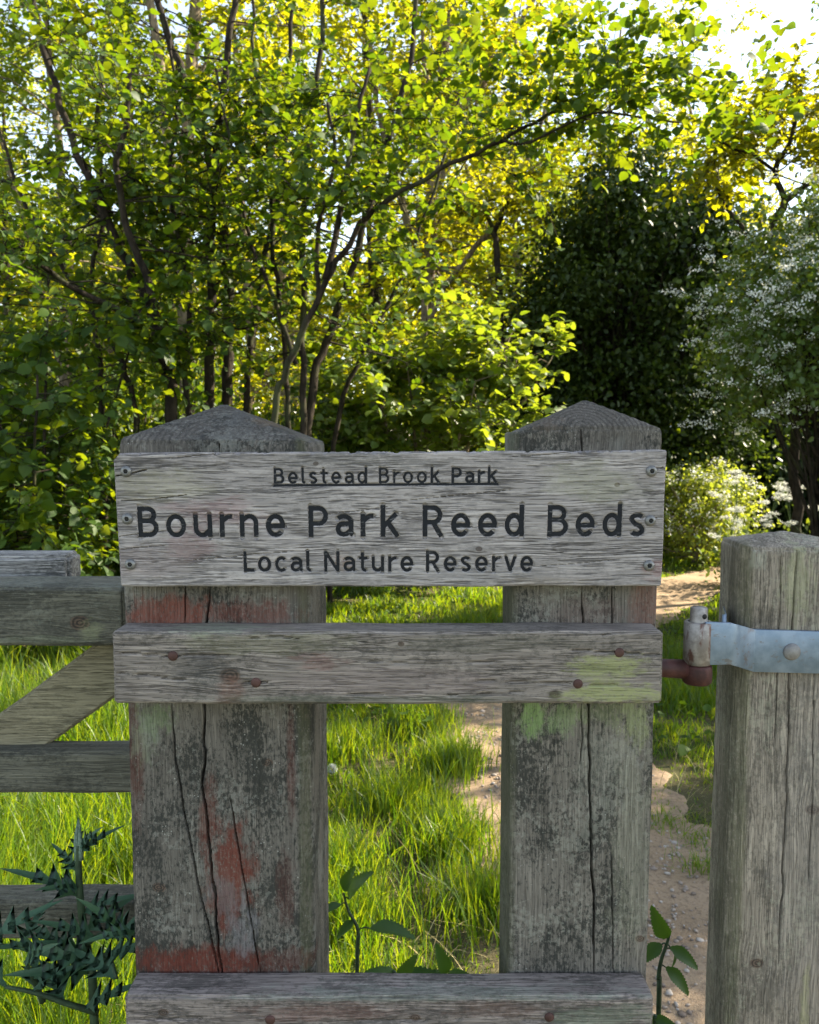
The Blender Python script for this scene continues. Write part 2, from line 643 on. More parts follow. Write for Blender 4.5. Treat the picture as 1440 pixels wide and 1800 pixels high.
# footpath: a sheet a few mm above the ground with a wandering edge
xs, ys = np.arange(-.3, 8.2, .035), np.arange(.2, 10.6, .035)
px_, py_ = np.meshgrid(xs, ys, indexing='ij')
px_, py_ = px_.ravel(), py_.ravel()
pd = path_d(px_, py_)
pz = gz(px_, py_) + .006 - .035 * sstep(-pd, -.02, .3) * 0 + .010 * (fbm(np.stack([px_ * 7, py_ * 7, px_ * 0], 1), 31, 3) - .5) - np.clip(pd - .05, 0, .12) * .5
na, nb = len(xs), len(ys)
i, j = np.meshgrid(np.arange(na - 1), np.arange(nb - 1), indexing='ij')
i, j = i.ravel(), j.ravel()
pf = np.stack([i * nb + j, (i + 1) * nb + j, (i + 1) * nb + j + 1, i * nb + j + 1], 1)
pf = pf[(pd[pf] < .12).any(1)]
used = np.unique(pf)
rem = np.full(len(px_), -1)
rem[used] = np.arange(len(used))
m = NT('path_dirt')
P = m.pos()
n1, n2, n3 = m.noise(P, 2.2, 4, .6), m.noise(P, 60, 5, .7), m.noise(P, 260, 3, .6)
c = m.mix(m.rng(n1, .35, .65), (.30, .215, .135), (.38, .28, .185))
c = m.mix(m.math('MULTIPLY', m.rng(n2, .48, .62), .55), c, (.17, .12, .085))
c = m.mix(m.math('MULTIPLY', m.rng(n3, .55, .66), .5), c, (.38, .33, .27))
m.bsdf(c, .95, m.bump(m.math('ADD', n2, m.math('MULTIPLY', n3, .4)), .012, .9), spec=.1)
tag(obj('footpath', raw_mesh('footpath', np.stack([px_, py_, pz], 1)[used], rem[pf].ravel(), np.full(len(pf), 4), True), m.m), kind='structure')

# ------------------------------------------------------------------ foreground timber
GREY_L, GREY_D = (.30, .29, .275), (.095, .09, .088)
Yp = .915                               # front of the two posts
X = lambda px, py, Y: float(at(px, py, Y)[0])
Z = lambda py, Y: float(at(720, py, Y)[2])

lx0, lx1 = X(218, 1045, Yp), X(523, 1045, Yp)
rx0, rx1 = X(914, 1250, Yp), X(1150, 1250, Yp)
RED = (.14, .034, .021)
LICH = (.31, .33, .15)
GRN = (.21, .31, .12)


apx_ = X(395, 712, 1.0)


def pp(px, py, Y=Yp):
    return tuple(at(px, py, Y))


left_stains = [
    ((X(478, 745, 1.0), .99, Z(742, 1.0)), (.018, .06, .014), (.24, .145, .06), .8, 90, 1.3), ((X(420, 732, .97), .97, Z(735, .97)), (.014, .06, .014), (.21, .21, .20), .7, 110, 1.4),
    ((apx_, 1.0, Z(750, 1.0)), (.16, .12, .046), (.045, .041, .037), .9, 30, .8),
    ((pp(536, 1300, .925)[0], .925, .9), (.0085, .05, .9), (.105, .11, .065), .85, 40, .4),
    (pp(300, 1075), (.055, .05, .022), (.20, .068, .047), .95, 70, 1.0), (pp(455, 1078), (.055, .05, .018), (.17, .058, .042), .9, 80, 1.0),
    (pp(238, 1330), (.012, .05, .085), (.10, .034, .024), .9, 60, .8),
    (pp(405, 1545), (.028, .05, .075), RED, 1.0, 60, 1.1), (pp(365, 1440), (.013, .05, .05), RED, .8, 60, 1.1),
    (pp(350, 1690), (.10, .05, .022), (.14, .034, .021), 1.0, 60, .9), (pp(500, 1690), (.06, .05, .018), (.10, .03, .02), .8, 70, 1.0),
    (pp(512, 1340), (.006, .05, .08), (.11, .04, .032), .8, 50, .5), (pp(502, 1570), (.012, .05, .05), (.085, .034, .027), .8, 60, 1.0),
    (pp(425, 1640), (.022, .05, .035), (.22, .21, .215), .9, 90, 1.2), (pp(395, 1580), (.02, .05, .03), (.2, .19, .19), .7, 90, 1.3),
    (pp(275, 1265), (.022, .05, .02), (.20, .27, .13), .7, 110, 1.5), (pp(255, 1300), (.015, .05, .03), (.24, .28, .19), .6, 120, 1.6),
]
M_left = wood('left_post_wood', 'z', (.170, .155, .133), (.05, .046, .040), rings=((apx_ + .01, .93, Z(790, .93)), Z(784, Yp), 900), knots=((pp(470, 1340, .915), .006), (pp(280, 1560, .915), .0075),), spots=.9, stains=left_stains, line=.22, pale=.42, pale_col=(.25, .25, .22), speck=.6, streak=.6)
right_stains = [
    ((X(960, 745, .93), .94, Z(745, .93)), (.02, .05, .010), (.22, .16, .11), .6, 110, 1.4), ((X(1088, 775, .915), .915, Z(775, .915)), (.014, .03, .012), (.24, .24, .21), .7, 110, 1.4),
    ((X(1030, 703, .957), .957, Z(745, .957)), (.10, .08, .045), (.058, .051, .044), .85, 30, .9),
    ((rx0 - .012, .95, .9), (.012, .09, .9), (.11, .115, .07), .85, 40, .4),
    (pp(937, 1262), (.017, .05, .026), GRN, .98, 120, .9), (pp(990, 1262), (.022, .05, .022), (.26, .35, .17), .85, 110, 1.4),
    (pp(1120, 1265), (.022, .05, .032), (.31, .34, .17), .85, 110, 1.5), (pp(1060, 1255), (.05, .05, .016), (.24, .28, .15), .6, 110, 1.5),
    (pp(1135, 1065), (.020, .05, .045), (.20, .085, .062), .75, 60, 1.1), (pp(1030, 1078), (.05, .05, .022), (.19, .13, .11), .6, 60, 1.0),
    (pp(1110, 1500), (.030, .05, .14), (.27, .27, .20), .6, 80, 1.2), (pp(1050, 1340), (.03, .05, .05), (.30, .30, .25), .6, 100, 1.4),
]
M_right = wood('right_post_wood', 'z', (.20, .182, .155), (.052, .048, .042), rings=((X(1025, 760, .92), .92, Z(762, .92)), Z(758, Yp), 1150), knots=((pp(1125, 1650, .915), .0055),), spots=.88, stains=right_stains, line=.25, pale=.5, pale_col=(.26, .26, .22), speck=.5, streak=.6)
M_rail = wood('rail_wood', 'x', (.29, .255, .225), (.095, .083, .073), knots=((pp(404, 1188, .87), .0105), (pp(975, 1221, .87), .0055), (pp(705, 1132, .87), .0035),), spots=.5, line=.7, tilt=R(-1.5), stains=[
    (pp(1075, 1172, .87), (.050, .03, .012), LICH, .95, 90, 1.3), (pp(1070, 1218, .87), (.060, .03, .013), LICH, 1.0, 90, 1.2), (pp(1060, 1195, .87), (.030, .03, .014), LICH, .7, 90, 1.4),
    (pp(480, 1130, .87), (.11, .03, .014), (.20, .20, .12), .6, 60, 1.2), 
    (pp(404, 1214, .87), (.017, .03, .018), (.22, .125, .095), .8, 90, .9), (pp(560, 1165, .87), (.03, .03, .010), (.26, .15, .13), .7, 90, 1.3),
    (pp(380, 1102, .89), (.05, .03, .010), (.33, .36, .26), .8, 100, 1.3), (pp(350, 1185, .87), (.03, .03, .03), (.09, .09, .085), .7, 70, 1.0),
    (pp(700, 1200, .87), (.14, .03, .016), (.27, .21, .20), .5, 50, 1.2), (pp(975, 1221, .87), (.010, .03, .006), (.06, .055, .05), .9, 90, .5),
    (pp(620, 1230, .87), (.2, .03, .006), (.10, .13, .08), .5, 60, 1.2), (pp(860, 1130, .87), (.12, .03, .012), (.13, .13, .10), .6, 60, 1.2)])
M_low = wood('lower_rail_wood', 'x', (.28, .24, .218), (.09, .077, .07), knots=((pp(287, 1780, .87), .0055), (pp(730, 1790, .87), .006),), spots=.55, line=.6, stains=[
    (pp(560, 1780, .87), (.10, .03, .012), (.20, .10, .08), .6, 60, 1.2), (pp(870, 1775, .87), (.045, .03, .012), (.16, .10, .08), .7, 60, 1.2),
    (pp(800, 1755, .87), (.3, .03, .004), (.30, .33, .27), .6, 80, 1.3), (pp(1050, 1790, .87), (.07, .03, .02), (.25, .30, .22), .6, 80, 1.3)])
SIGN_STAINS = [
    (pp(380, 900, .89), (.05, .02, .018), (.33, .22, .22), .75, 60, 1.2), (pp(330, 955, .89), (.03, .02, .018), (.29, .19, .185), .8, 60, 1.2),
    (pp(290, 850, .89), (.06, .02, .020), (.34, .32, .22), .7, 50, 1.1), (pp(1050, 850, .89), (.06, .02, .022), (.33, .33, .23), .65, 50, 1.2),
    (pp(1150, 1000, .89), (.018, .02, .012), (.33, .19, .18), .75, 70, 1.1), (pp(640, 808, .89), (.12, .02, .010), (.11, .11, .10), .65, 60, 1.2),
    (pp(960, 1022, .89), (.06, .02, .006), (.33, .28, .22), .6, 60, 1.1), (pp(840, 965, .89), (.02, .02, .004), (.09, .09, .09), .7, 120, 1.2),
    (pp(260, 985, .89), (.05, .02, .022), (.32, .26, .25), .6, 60, 1.2), (pp(700, 1000, .89), (.2, .02, .012), (.34, .33, .33), .5, 60, 1.2),
    (pp(600, 985, .89), (.012, .02, .012), (.25, .15, .10), .6, 90, 1.2)]
M_sign = wood('sign_wood', 'x', (.42, .385, .368), (.15, .137, .132), knots=((pp(842, 965, .89), .0035), (pp(555, 815, .89), .0030), (pp(1085, 852, .89), .003),), spots=.28, line=.85, tilt=R(5), stains=SIGN_STAINS, wave=.02, bumpd=.0014, spot_col=(.07, .068, .066))
M_gate = wood('gate_wood', 'x', (.165, .16, .125), (.07, .068, .055), knots=((pp(140, 1095, 1.03), .012), (pp(60, 1620, 1.05), .009),), spots=.55, line=.35, grain=.75, pale=.22, pale_col=(.25, .27, .22), stains=[
    (pp(160, 1110, 1.03), (.02, .05, .014), (.33, .35, .2), .7, 110, 1.4), (pp(60, 1125, 1.03), (.08, .05, .006), (.27, .29, .2), .6, 80, 1.3)])
M_brace = wood('brace_wood', 'x', (.30, .27, .18), (.15, .135, .09), spots=.22, line=.5, tilt=R(35))
M_old = wood('old_rail_wood', 'x', (.36, .35, .33), (.05, .05, .05), spots=.5, line=.9)
M_post3 = wood('gatepost_wood', 'z', (.33, .29, .235), (.12, .102, .083), knots=((pp(1330, 1692, .95), .0075),(pp(1425, 1420, .95), .008),), spots=.45, line=.6, pale=.3, pale_col=(.36, .37, .28), stains=[
    (pp(1400, 1020, .95), (.020, .06, .055), (.33, .34, .20), .75, 90, 1.4), (pp(1330, 985, .95), (.012, .06, .014), (.45, .46, .38), .8, 100, 1.3),
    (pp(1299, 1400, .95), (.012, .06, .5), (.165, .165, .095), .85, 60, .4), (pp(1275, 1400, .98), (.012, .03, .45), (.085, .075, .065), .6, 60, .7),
    (pp(1420, 1500, .95), (.05, .06, .25), (.30, .275, .25), .5, 50, 1.0), (pp(1412, 1760, .95), (.006, .06, .05), (.38, .38, .2), .7, 80, 1.2)])

lz_e, rz_e = Z(783, Yp), Z(759, Yp)
fence = thing('post_and_rail_frame', ((lx0 + rx1) / 2, Yp + .05, 0), 'weathered timber frame of two capped posts joined by nailed rails under the sign', 'fence')


def crack(pxs, Y=Yp):
    return [(float(at(a, b, Y)[0]), float(at(a, b, Y)[2])) for a, b in pxs]


lyb, ryb = 1.085, 1.008
apx = X(395, 712, 1.0)
timber('left_post'.replace('left_', 'square_'), M_left, fence, lo=(lx0, Yp, -.3), hi=(lx1 + .0147, lyb, lz_e), step=(.0008, .006, .005), r=.0025, chamfer=(1, .0125), seed=1,
       top=pyramid(apx, 1.0, .118, .095, Z(709, 1.0) - lz_e), cracks=[
           (crack([(370, 1030), (362, 1100), (358, 1240), (357, 1380), (370, 1500), (383, 1640), (391, 1720)]), .0022, .03),
           (crack([(303, 1240), (306, 1330), (322, 1420), (345, 1540), (368, 1640), (384, 1712)]), .0014, .02),
           (crack([(404, 1400), (430, 1560), (445, 1640), (458, 1712)]), .0010, .015),
           (crack([(325, 1030), (324, 1095)]), .0012, .015), (crack([(383, 740), (380, 775), (388, 795)]), .0012, .012)])
timber('square_post', M_right, fence, lo=(rx0 - .0101, Yp, -.3), hi=(rx1, ryb, rz_e), step=(.0008, .006, .005), r=.0025, seed=2,
       top=pyramid(X(1030, 703, .957), .957, .0815, .048, Z(702, .957) - rz_e), cracks=[
           (crack([(1023, 1030), (1025, 1100), (1035, 1240), (1039, 1400), (1043, 1560), (1045, 1712)]), .0019, .03),
           (crack([(1076, 1500), (1077, 1600), (1079, 1712)]), .0010, .012), (crack([(1022, 720), (1023, 765), (1024, 800)]), .0010, .015),
           (crack([(1076, 1035), (1077, 1100)]), .0010, .010), (crack([(1022, 1240), (1024, 1300), (1018, 1350)]), .0008, .010)])

NAIL = simple('rusty_nail', (.085, .045, .038), .7, .3)
Yr = .87
mx0, mx1 = X(196, 1110, Yr), X(1168, 1110, Yr)
mt, mb = Z(1110, Yr), Z(1238, Yr)
mid = timber('rail', M_rail, fence, lo=(mx0, Yr, mb), hi=(mx1, Yp - .0005, mt), step=(.004, .006, .0016), r=.0035, seed=4, worn=.8, cracks=[
    (crack([(195, 1147), (300, 1153), (420, 1150)], Yr), .0010, .010), (crack([(1000, 1143), (1090, 1147), (1168, 1152)], Yr), .0011, .012),
    (crack([(440, 1121), (490, 1118), (525, 1123)], Yr), .0009, .010), (crack([(820, 1196), (1000, 1203), (1130, 1207)], Yr), .0008, .008),
    (crack([(1060, 1116), (1110, 1110), (1160, 1105)], Yr), .0010, .010), (crack([(200, 1183), (260, 1188), (330, 1196)], Yr), .0006, .006),
    (crack([(430, 1199), (470, 1201)], Yr), .0010, .01), (crack([(560, 1219), (800, 1222), (930, 1217)], Yr), .0006, .006),
    (crack([(620, 1160), (760, 1166), (900, 1163)], Yr), .0006, .006)])
for px, py, r in ((304, 1153, .0056), (450, 1200, .0056), (1089, 1147, .0054), (1016, 1202, .0054)):
    obj('nail', nail_mesh(at(px, py, Yr) + np.array([0, .0008, 0]), r), NAIL, mid)
lt = Z(1752, Yr)
low = timber('rail', M_low, fence, lo=(X(218, 1752, Yr), Yr, lt - .082), hi=(X(1150, 1752, Yr), Yp - .0005, lt), step=(.004, .006, .002), r=.0045, seed=5, worn=.8, cracks=[
    (crack([(230, 1790), (330, 1792), (470, 1788)], Yr), .0007, .008), (crack([(600, 1796), (800, 1792), (960, 1794)], Yr), .0007, .008)])
for px, py, r in ((475, 1793, .0058), (966, 1788, .0056)):
    obj('nail', nail_mesh(at(px, py, Yr) + np.array([0, .0008, 0]), r), NAIL, low)

# ------------------------------------------------------------------ sign with routed lettering
def arc(cx, cy, rx, ry, a0, a1, n=14):
    t = np.radians(np.linspace(a0, a1, n))
    return [(cx + rx * math.cos(x), cy + ry * math.sin(x)) for x in t]


SW = .150
h = SW / 2
XH = .735
GL = {
    'B': (.665, [[(h, 0), (h, 1)], [(h, 1 - h), (.33, 1 - h)] + arc(.33, (1 - h + .53) / 2, .20, (1 - h - .53) / 2, 90, -90)[1:] + [(h, .53)],
                [(h, .53), (.355, .53)] + arc(.355, (.53 + h) / 2, .235, (.53 - h) / 2, 90, -90)[1:] + [(h, h)]]),
    'P': (.63, [[(h, 0), (h, 1)], [(h, 1 - h), (.33, 1 - h)] + arc(.33, (1 - h + .43) / 2, .225, (1 - h - .43) / 2, 90, -90)[1:] + [(h, .43)]]),
    'R': (.67, [[(h, 0), (h, 1)], [(h, 1 - h), (.34, 1 - h)] + arc(.34, (1 - h + .46) / 2, .215, (1 - h - .46) / 2, 90, -90)[1:] + [(h, .46)], [(.33, .46), (.60, 0)]]),
    'N': (.74, [[(h, 0), (h, 1)], [(h, .97), (.74 - h, .03)], [(.74 - h, 0), (.74 - h, 1)]]),
    'L': (.50, [[(h, 0), (h, 1)], [(h, h), (.50, h)]]),
    'o': (.64, [arc(.32, XH / 2, .32 - h, XH / 2 - h + .012, 0, 360, 30)]),
    'e': (.62, [arc(.31, XH / 2, .31 - h, XH / 2 - h + .012, 0, 318, 26), [(.31 + .31 - h + .06, XH / 2 - .015), (h, XH / 2 - .015)]]),
    'c': (.55, [arc(.31, XH / 2, .31 - h, XH / 2 - h + .012, 48, 312, 24)]),
    'd': (.62, [arc(.30, XH / 2, .30 - h, XH / 2 - h + .012, 0, 360, 28), [(.62 - h, 0), (.62 - h, 1.02)]]),
    'a': (.56, [arc(.26, XH - h - .20, .235, .20, 140, 0, 12) + [(.495, .16)] + arc(.565, .16, .07, .10, 180, 260, 5),
               [(.495, .42), (.26, .42)] + arc(.24, (.42 + h) / 2, .24 - h, (.42 - h) / 2, 90, 270, 12) + [(.34, h + .01), (.495, .20)]]),
    'u': (.60, [[(h, XH), (h, .28)] + arc(.285, .28, .21, .28 - h + .012, 180, 290, 12) + [(.525, .22)], [(.60 - h, 0), (.60 - h, XH)]]),
    'n': (.60, [[(h, 0), (h, XH)], [(h, .52)] + arc(.315, XH - .28, .21, .28 - h + .012, 110, 0, 12) + [(.525, 0)]]),
    'r': (.40, [[(h, 0), (h, XH)], [(h, .50)] + arc(.36, .40, .25, XH - .40 - h + .01, 130, 80, 8)]),
    's': (.50, [arc(.25, XH - .205, .185, .205 - h + .012, 38, 180, 10) + [(.09, .50), (.16, .41), (.34, .325), (.41, .24)] + arc(.245, .205, .18, .205 - h + .012, 0, -142, 10)]),
    't': (.42, [[(.17, .93), (.17, .22)] + arc(.30, .22, .13, .22 - h + .01, 180, 285, 8), [(0, XH - h), (.41, XH - h)]]),
    'l': (.26, [[(h, 1.02), (h, .20)] + arc(h + .13, .20, .13, .20 - h + .01, 180, 275, 8)]),
    'k': (.60, [[(h, 0), (h, 1.02)], [(h + .02, .33), (.50, XH)], [(.24, .45), (.55, 0)]]),
    'v': (.58, [[(.065, XH), (.29, .02)], [(.515, XH), (.29, .02)]]),
}


def lay_text(txt, x0, x1, zbase, cap):
    """strokes (list of polylines in sign X/Z) so that the text spans x0..x1"""
    adv = sum(GL[c][0] for c in txt if c != ' ')
    gaps, sp = 0, 0
    for a, b in zip(txt, txt[1:]):
        if a == ' ': continue
        if b == ' ': sp += 1
        else: gaps += 1
    W = (x1 - x0) / cap
    g = (W - adv) / (gaps + sp * 3.1)
    x, out = 0, []
    for i, c in enumerate(txt):
        if c == ' ':
            x += g * 2.1
            continue
        for st in GL[c][1]:
            out.append([(x0 + (x + u) * cap, zbase + v * cap) for u, v in st])
        x += GL[c][0] + g
    return out


Ys = .89
sx0, sx1 = X(205, 910, Ys), X(1168, 910, Ys)
sz0, sz1 = Z(1031, Ys), Z(794, Ys)
LINES = []
TEXTS = ('Belstead Brook Park', 'Bourne Park Reed Beds', 'Local Nature Reserve')
for txt, a, b, zt, zb in (('Belstead Brook Park', 482, 874, 822, 849.5), ('Bourne Park Reed Beds', 242, 1134, 889, 943.5), ('Local Nature Reserve', 427, 938, 969, 1005)):
    cap = Z(zt, Ys) - Z(zb, Ys)
    LINES.append((lay_text(txt, X(a, zb, Ys), X(b, zb, Ys), Z(zb, Ys), cap), cap * SW / 2))
UNDER = [[(X(481, 852, Ys), Z(852.5, Ys)), (X(876, 852, Ys), Z(851.5, Ys))]]


def groove(V):
    """how deep each point of the face lies in a routed stroke"""
    x, z = V[:, 0], V[:, 2]
    g = np.zeros(len(V))
    for strokes, hw in LINES + [(UNDER, .0013)]:
        for st in strokes:
            st = np.array(st)
            lo, hi = st.min(0) - .01, st.max(0) + .01
            idx = np.where((x > lo[0]) & (x < hi[0]) & (z > lo[1]) & (z < hi[1]))[0]
            if not len(idx): continue
            q = np.stack([x[idx], z[idx]], 1)
            d = np.full(len(idx), 1e9)
            for a, b in zip(st[:-1], st[1:]):
                ab = b - a
                t = np.clip(((q - a) @ ab) / max(ab @ ab, 1e-12), 0, 1)
                d = np.minimum(d, np.linalg.norm(q - a - t[:, None] * ab, axis=1))
            g[idx] = np.maximum(g[idx], sstep(-d, -(hw + .0006), -(hw - .0002)))
    return g


def sign_quad(V):
    V = V.copy()
    fr = V[:, 1] < Ys + 1e-3
    V[fr, 1] += groove(V[fr]) * .0024
    # the board is a little higher at its right end and has a clipped upper left corner
    t = (V[:, 0] - sx0) / (sx1 - sx0)
    u = (V[:, 2] - sz0) / (sz1 - sz0)
    V[:, 2] += (t - .5) * .0035 * u
    V[:, 0] += (.5 - u) * .004 * np.clip(1 - 2 * t, 0, 1) - (.5 - u) * .0022 * np.clip(2 * t - 1, 0, 1)
    cut = np.clip(.010 - (V[:, 0] - sx0 + .003) - (sz1 - V[:, 2]), 0, .01)
    V[:, 2] -= cut * .9
    top = np.clip((u - .93) / .07, 0, 1)
    V[:, 2] -= top * .0018 * sstep(fbm(np.c_[V[:, 0] * 140, V[:, 1] * 30, V[:, 0] * 0], 77, 3), .5, .75)
    return V


sign = thing('sign_board', ((sx0 + sx1) / 2, Ys + .012, sz0), 'grey weathered wooden sign with three lines of dark routed lettering', 'sign')
timber('board', M_sign, sign, lo=(sx0, Ys, sz0), hi=(sx1, Yp - .0005, sz1), step=(.00075, .006, .00075), r=.002, seed=6, worn=.9, quad=sign_quad, cracks=[
    (crack([(200, 834), (230, 830), (262, 824)], Ys), .0011, .008), (crack([(205, 880), (260, 876), (330, 868)], Ys), .0008, .006),
    (crack([(205, 943), (240, 938), (300, 932)], Ys), .0007, .006), (crack([(208, 965), (250, 961), (290, 958)], Ys), .0006, .005),
    (crack([(1140, 823), (1152, 826), (1168, 825)], Ys), .0008, .006), (crack([(1150, 913), (1160, 911), (1168, 911)], Ys), .0006, .005),
    (crack([(900, 1000), (1000, 993), (1090, 984)], Ys), .0005, .004), (crack([(560, 905), (620, 899), (690, 889)], Ys), .0005, .004),
    (crack([(300, 803), (420, 795), (560, 790)], Ys), .0006, .005), (crack([(900, 803), (1000, 797), (1100, 791)], Ys), .0006, .005),
    (crack([(330, 985), (420, 977), (520, 969)], Ys), .0005, .004), (crack([(700, 880), (800, 872), (900, 862)], Ys), .0005, .004)])


def stroke_mesh(strokes, hw, y, seed):
    rg = np.random.default_rng(seed)
    parts = []
    for k, st in enumerate(strokes):
        P = np.array(st)
        # resample so that the edges can be slightly ragged
        seg = np.r_[0, np.cumsum(np.linalg.norm(np.diff(P, axis=0), axis=1))]
        n = max(3, int(seg[-1] / .0012) + 1)
        s = np.union1d(np.linspace(0, seg[-1], n), seg)
        s = s[np.r_[True, np.diff(s) > 2e-5]]
        Q = np.stack([np.interp(s, seg, P[:, 0]), np.interp(s, seg, P[:, 1])], 1)
        closed = np.linalg.norm(Q[0] - Q[-1]) < 1e-5
        T = np.gradient(Q, axis=0)
        if closed:
            T[0] = T[-1] = Q[1] - Q[-2]
        T = unit(T)
        Nn = np.stack([-T[:, 1], T[:, 0]], 1)
        a = hw * (1 + .085 * rg.standard_normal(len(Q)))
        b = hw * (1 + .085 * rg.standard_normal(len(Q)))
        if closed:
            a[-1], b[-1] = a[0], b[0]
        yk = y - k * .000012
        L = np.c_[Q[:, 0] + Nn[:, 0] * a, np.full(len(Q), yk), Q[:, 1] + Nn[:, 1] * a]
        Rr = np.c_[Q[:, 0] - Nn[:, 0] * b, np.full(len(Q), yk), Q[:, 1] - Nn[:, 1] * b]
        n = len(Q)
        i = np.arange(n - 1)
        f = np.stack([i, i + 1, n + i + 1, n + i], 1)
        parts.append((np.concatenate([L, Rr]), f.ravel(), np.full(len(f), 4)))
    return raw_mesh('lettering', *merge(parts))


m = NT('letter_paint')
P = m.pos()
n = m.noise(m.map(P, scale=(.2, 1, 1)), 420, 3, .6)
n2 = m.noise(P, 160, 2)
c = m.mix(m.math('MULTIPLY', m.rng(n, .60, .68), m.rng(n2, .42, .58)), (.0045, .0065, .011), (.10, .10, .105))
m.bsdf(c, .6, m.bump(n, .0006, .8), spec=.3)
PAINT = m.m


def skew(me):
    V = np.zeros(len(me.vertices) * 3, np.float32)
    me.vertices.foreach_get('co', V)
    V = V.reshape(-1, 3)
    t = (V[:, 0] - sx0) / (sx1 - sx0)
    u = (V[:, 2] - sz0) / (sz1 - sz0)
    V[:, 2] += (t - .5) * .0035 * u
    V[:, 0] += (.5 - u) * .004 * np.clip(1 - 2 * t, 0, 1) - (.5 - u) * .0022 * np.clip(2 * t - 1, 0, 1)
    me.vertices.foreach_set('co', V.ravel())
    return me


for k, (strokes, hw) in enumerate(LINES):
    words = TEXTS[k].split()
    n0 = 0
    for wd in words:
        cnt = sum(len(GL[ch_][1]) for ch_ in wd)
        o = obj('lettering', skew(stroke_mesh(strokes[n0:n0 + cnt], hw, Ys + .0017, k)), PAINT, sign)
        o['label'] = ('small', 'large', 'medium')[k] + ' dark lettering reading ' + wd
        n0 += cnt
obj('underline', skew(stroke_mesh(UNDER, .0013, Ys + .0016, 9)), PAINT, sign)
STEEL = simple('bolt_steel', (.20, .20, .195), .5, .6, .5, .2, 300)
DARK = simple('socket_dark', (.02, .02, .02), .8)
for px, py in ((222, 828.5), (224, 912), (229.5, 992), (1145.5, 828), (1143.5, 915), (1141, 994)):
    c0 = at(px, py, Ys)
    b = obj('bolt', raw_mesh('bolt', *lathe([(.0062, .0005), (.0060, -.0008), (.0046, -.0024), (.0030, -.0029), (.0026, -.0029), (.0024, -.0020)], c0 + np.array([0, -.0004, 0]), (0, 1, 0), 20), True), STEEL, sign, origin=c0)
    obj('socket', raw_mesh('socket', *lathe([(.0024, 0), (.0024, -.0003)], c0 + np.array([0, -.00235, 0]), (0, 1, 0), 6)), DARK, b)

# ------------------------------------------------------------------ hinge and gate post
Yg = .95
gx0 = X(1309, 1300, Yg)
post3 = thing('gate_post', (gx0 + .08, Yg + .06, 0), 'thick weathered gate post with steel hinge strap beside the path', 'post')
gze = Z(968, Yg)
V, fl, c = box_grid(lo=(gx0 - .0125, Yg, -.4), hi=(gx0 + .155, Yg + .075, gze), step=(.0010, .006, .006), r=.003, seed=8,
                    top=pyramid(gx0 + .05, Yg + .040, .100, .050, Z(931, Yg + .04) - gze, .03), cracks=[
                        (crack([(1400, 960), (1391, 1100), (1385, 1180), (1384, 1300), (1376, 1500), (1371, 1620), (1368, 1700)], Yg), .0014, .02),
                        (crack([(1372, 960), (1370, 1100), (1362, 1250), (1360, 1330)], Yg), .0010, .012),
                        (crack([(1428, 1180), (1425, 1400), (1418, 1560)], Yg), .0008, .01), (crack([(1338, 1000), (1336, 1100)], Yg), .0007, .008)])
rz = R(-3.5)
x, y = V[:, 0] - gx0, V[:, 1] - Yg
V[:, 0], V[:, 1] = gx0 + math.cos(rz) * x - math.sin(rz) * y, Yg + math.sin(rz) * x + math.cos(rz) * y
# chamfer the front left edge, as planed
dd = (V[:, 0] - gx0 + .0125) + (V[:, 1] - Yg)
cut = np.clip(.0135 - dd, 0, .02)
V[:, 0] += cut * .5; V[:, 1] += cut * .5
obj('post', weld(raw_mesh('post', V, fl, c, True)), M_post3, post3)
m = NT('painted_steel')
P = m.pos()
n, n2 = m.noise(P, 55, 4, .6), m.noise(P, 400, 3)
c = m.mix(m.rng(n, .35, .7), (.165, .225, .305), (.24, .305, .39))
c = m.mix(m.math('MULTIPLY', m.rng(m.noise(m.map(P, scale=(.5, 1, 1)), 130, 5, .75), .57, .66), .65), c, (.17, .15, .14))
c = m.mix(m.math('MULTIPLY', m.rng(m.noise(P, 26, 4, .7), .60, .72), .5), c, (.20, .11, .07))
m.bsdf(c, m.rng(n, .3, .7, .36, .5), m.bump(n2, .0003, .4), .55, .5)
BLUE = m.m
m = NT('worn_barrel_steel')
P = m.pos()
n = m.noise(P, 45, 4, .65)
c = m.mix(m.rng(n, .42, .62), (.20, .18, .165), (.34, .32, .30))
c = m.mix(m.math('MULTIPLY', m.rng(m.noise(m.map(P, scale=(1, 1, .4)), 70, 4, .7), .50, .62), .85), c, (.11, .045, .032))
m.bsdf(c, .55, m.bump(n, .0008, .5), .4, .4)
BARREL = m.m
RUST = simple('rusty_iron', (.062, .024, .021), .6, .15, .35, .35, 90)
GREYST = simple('galvanised', (.22, .215, .21), .6, .4, .4, .2, 120)

# strap: swept section in plan, wraps round the barrel and bends onto the post
Yb = .932                                # axis depth of the barrel
bcx, bz0, bz1 = X(1227, 1130, Yb), Z(1167, Yb), Z(1089, Yb)
sy = Yg - .006
pl = [(bcx, Yb + .0), (X(1252, 1130, Yb), Yb + .001), (X(1268, 1130, Yb - .001), Yb - .0005), (X(1283, 1130, Yb), Yb + .000), (X(1298, 1130, sy), sy - .016), (X(1318, 1130, sy), sy - .020), (X(1340, 1130, sy), sy - .0205), (X(1440, 1130, sy) + .06, sy - .018)]
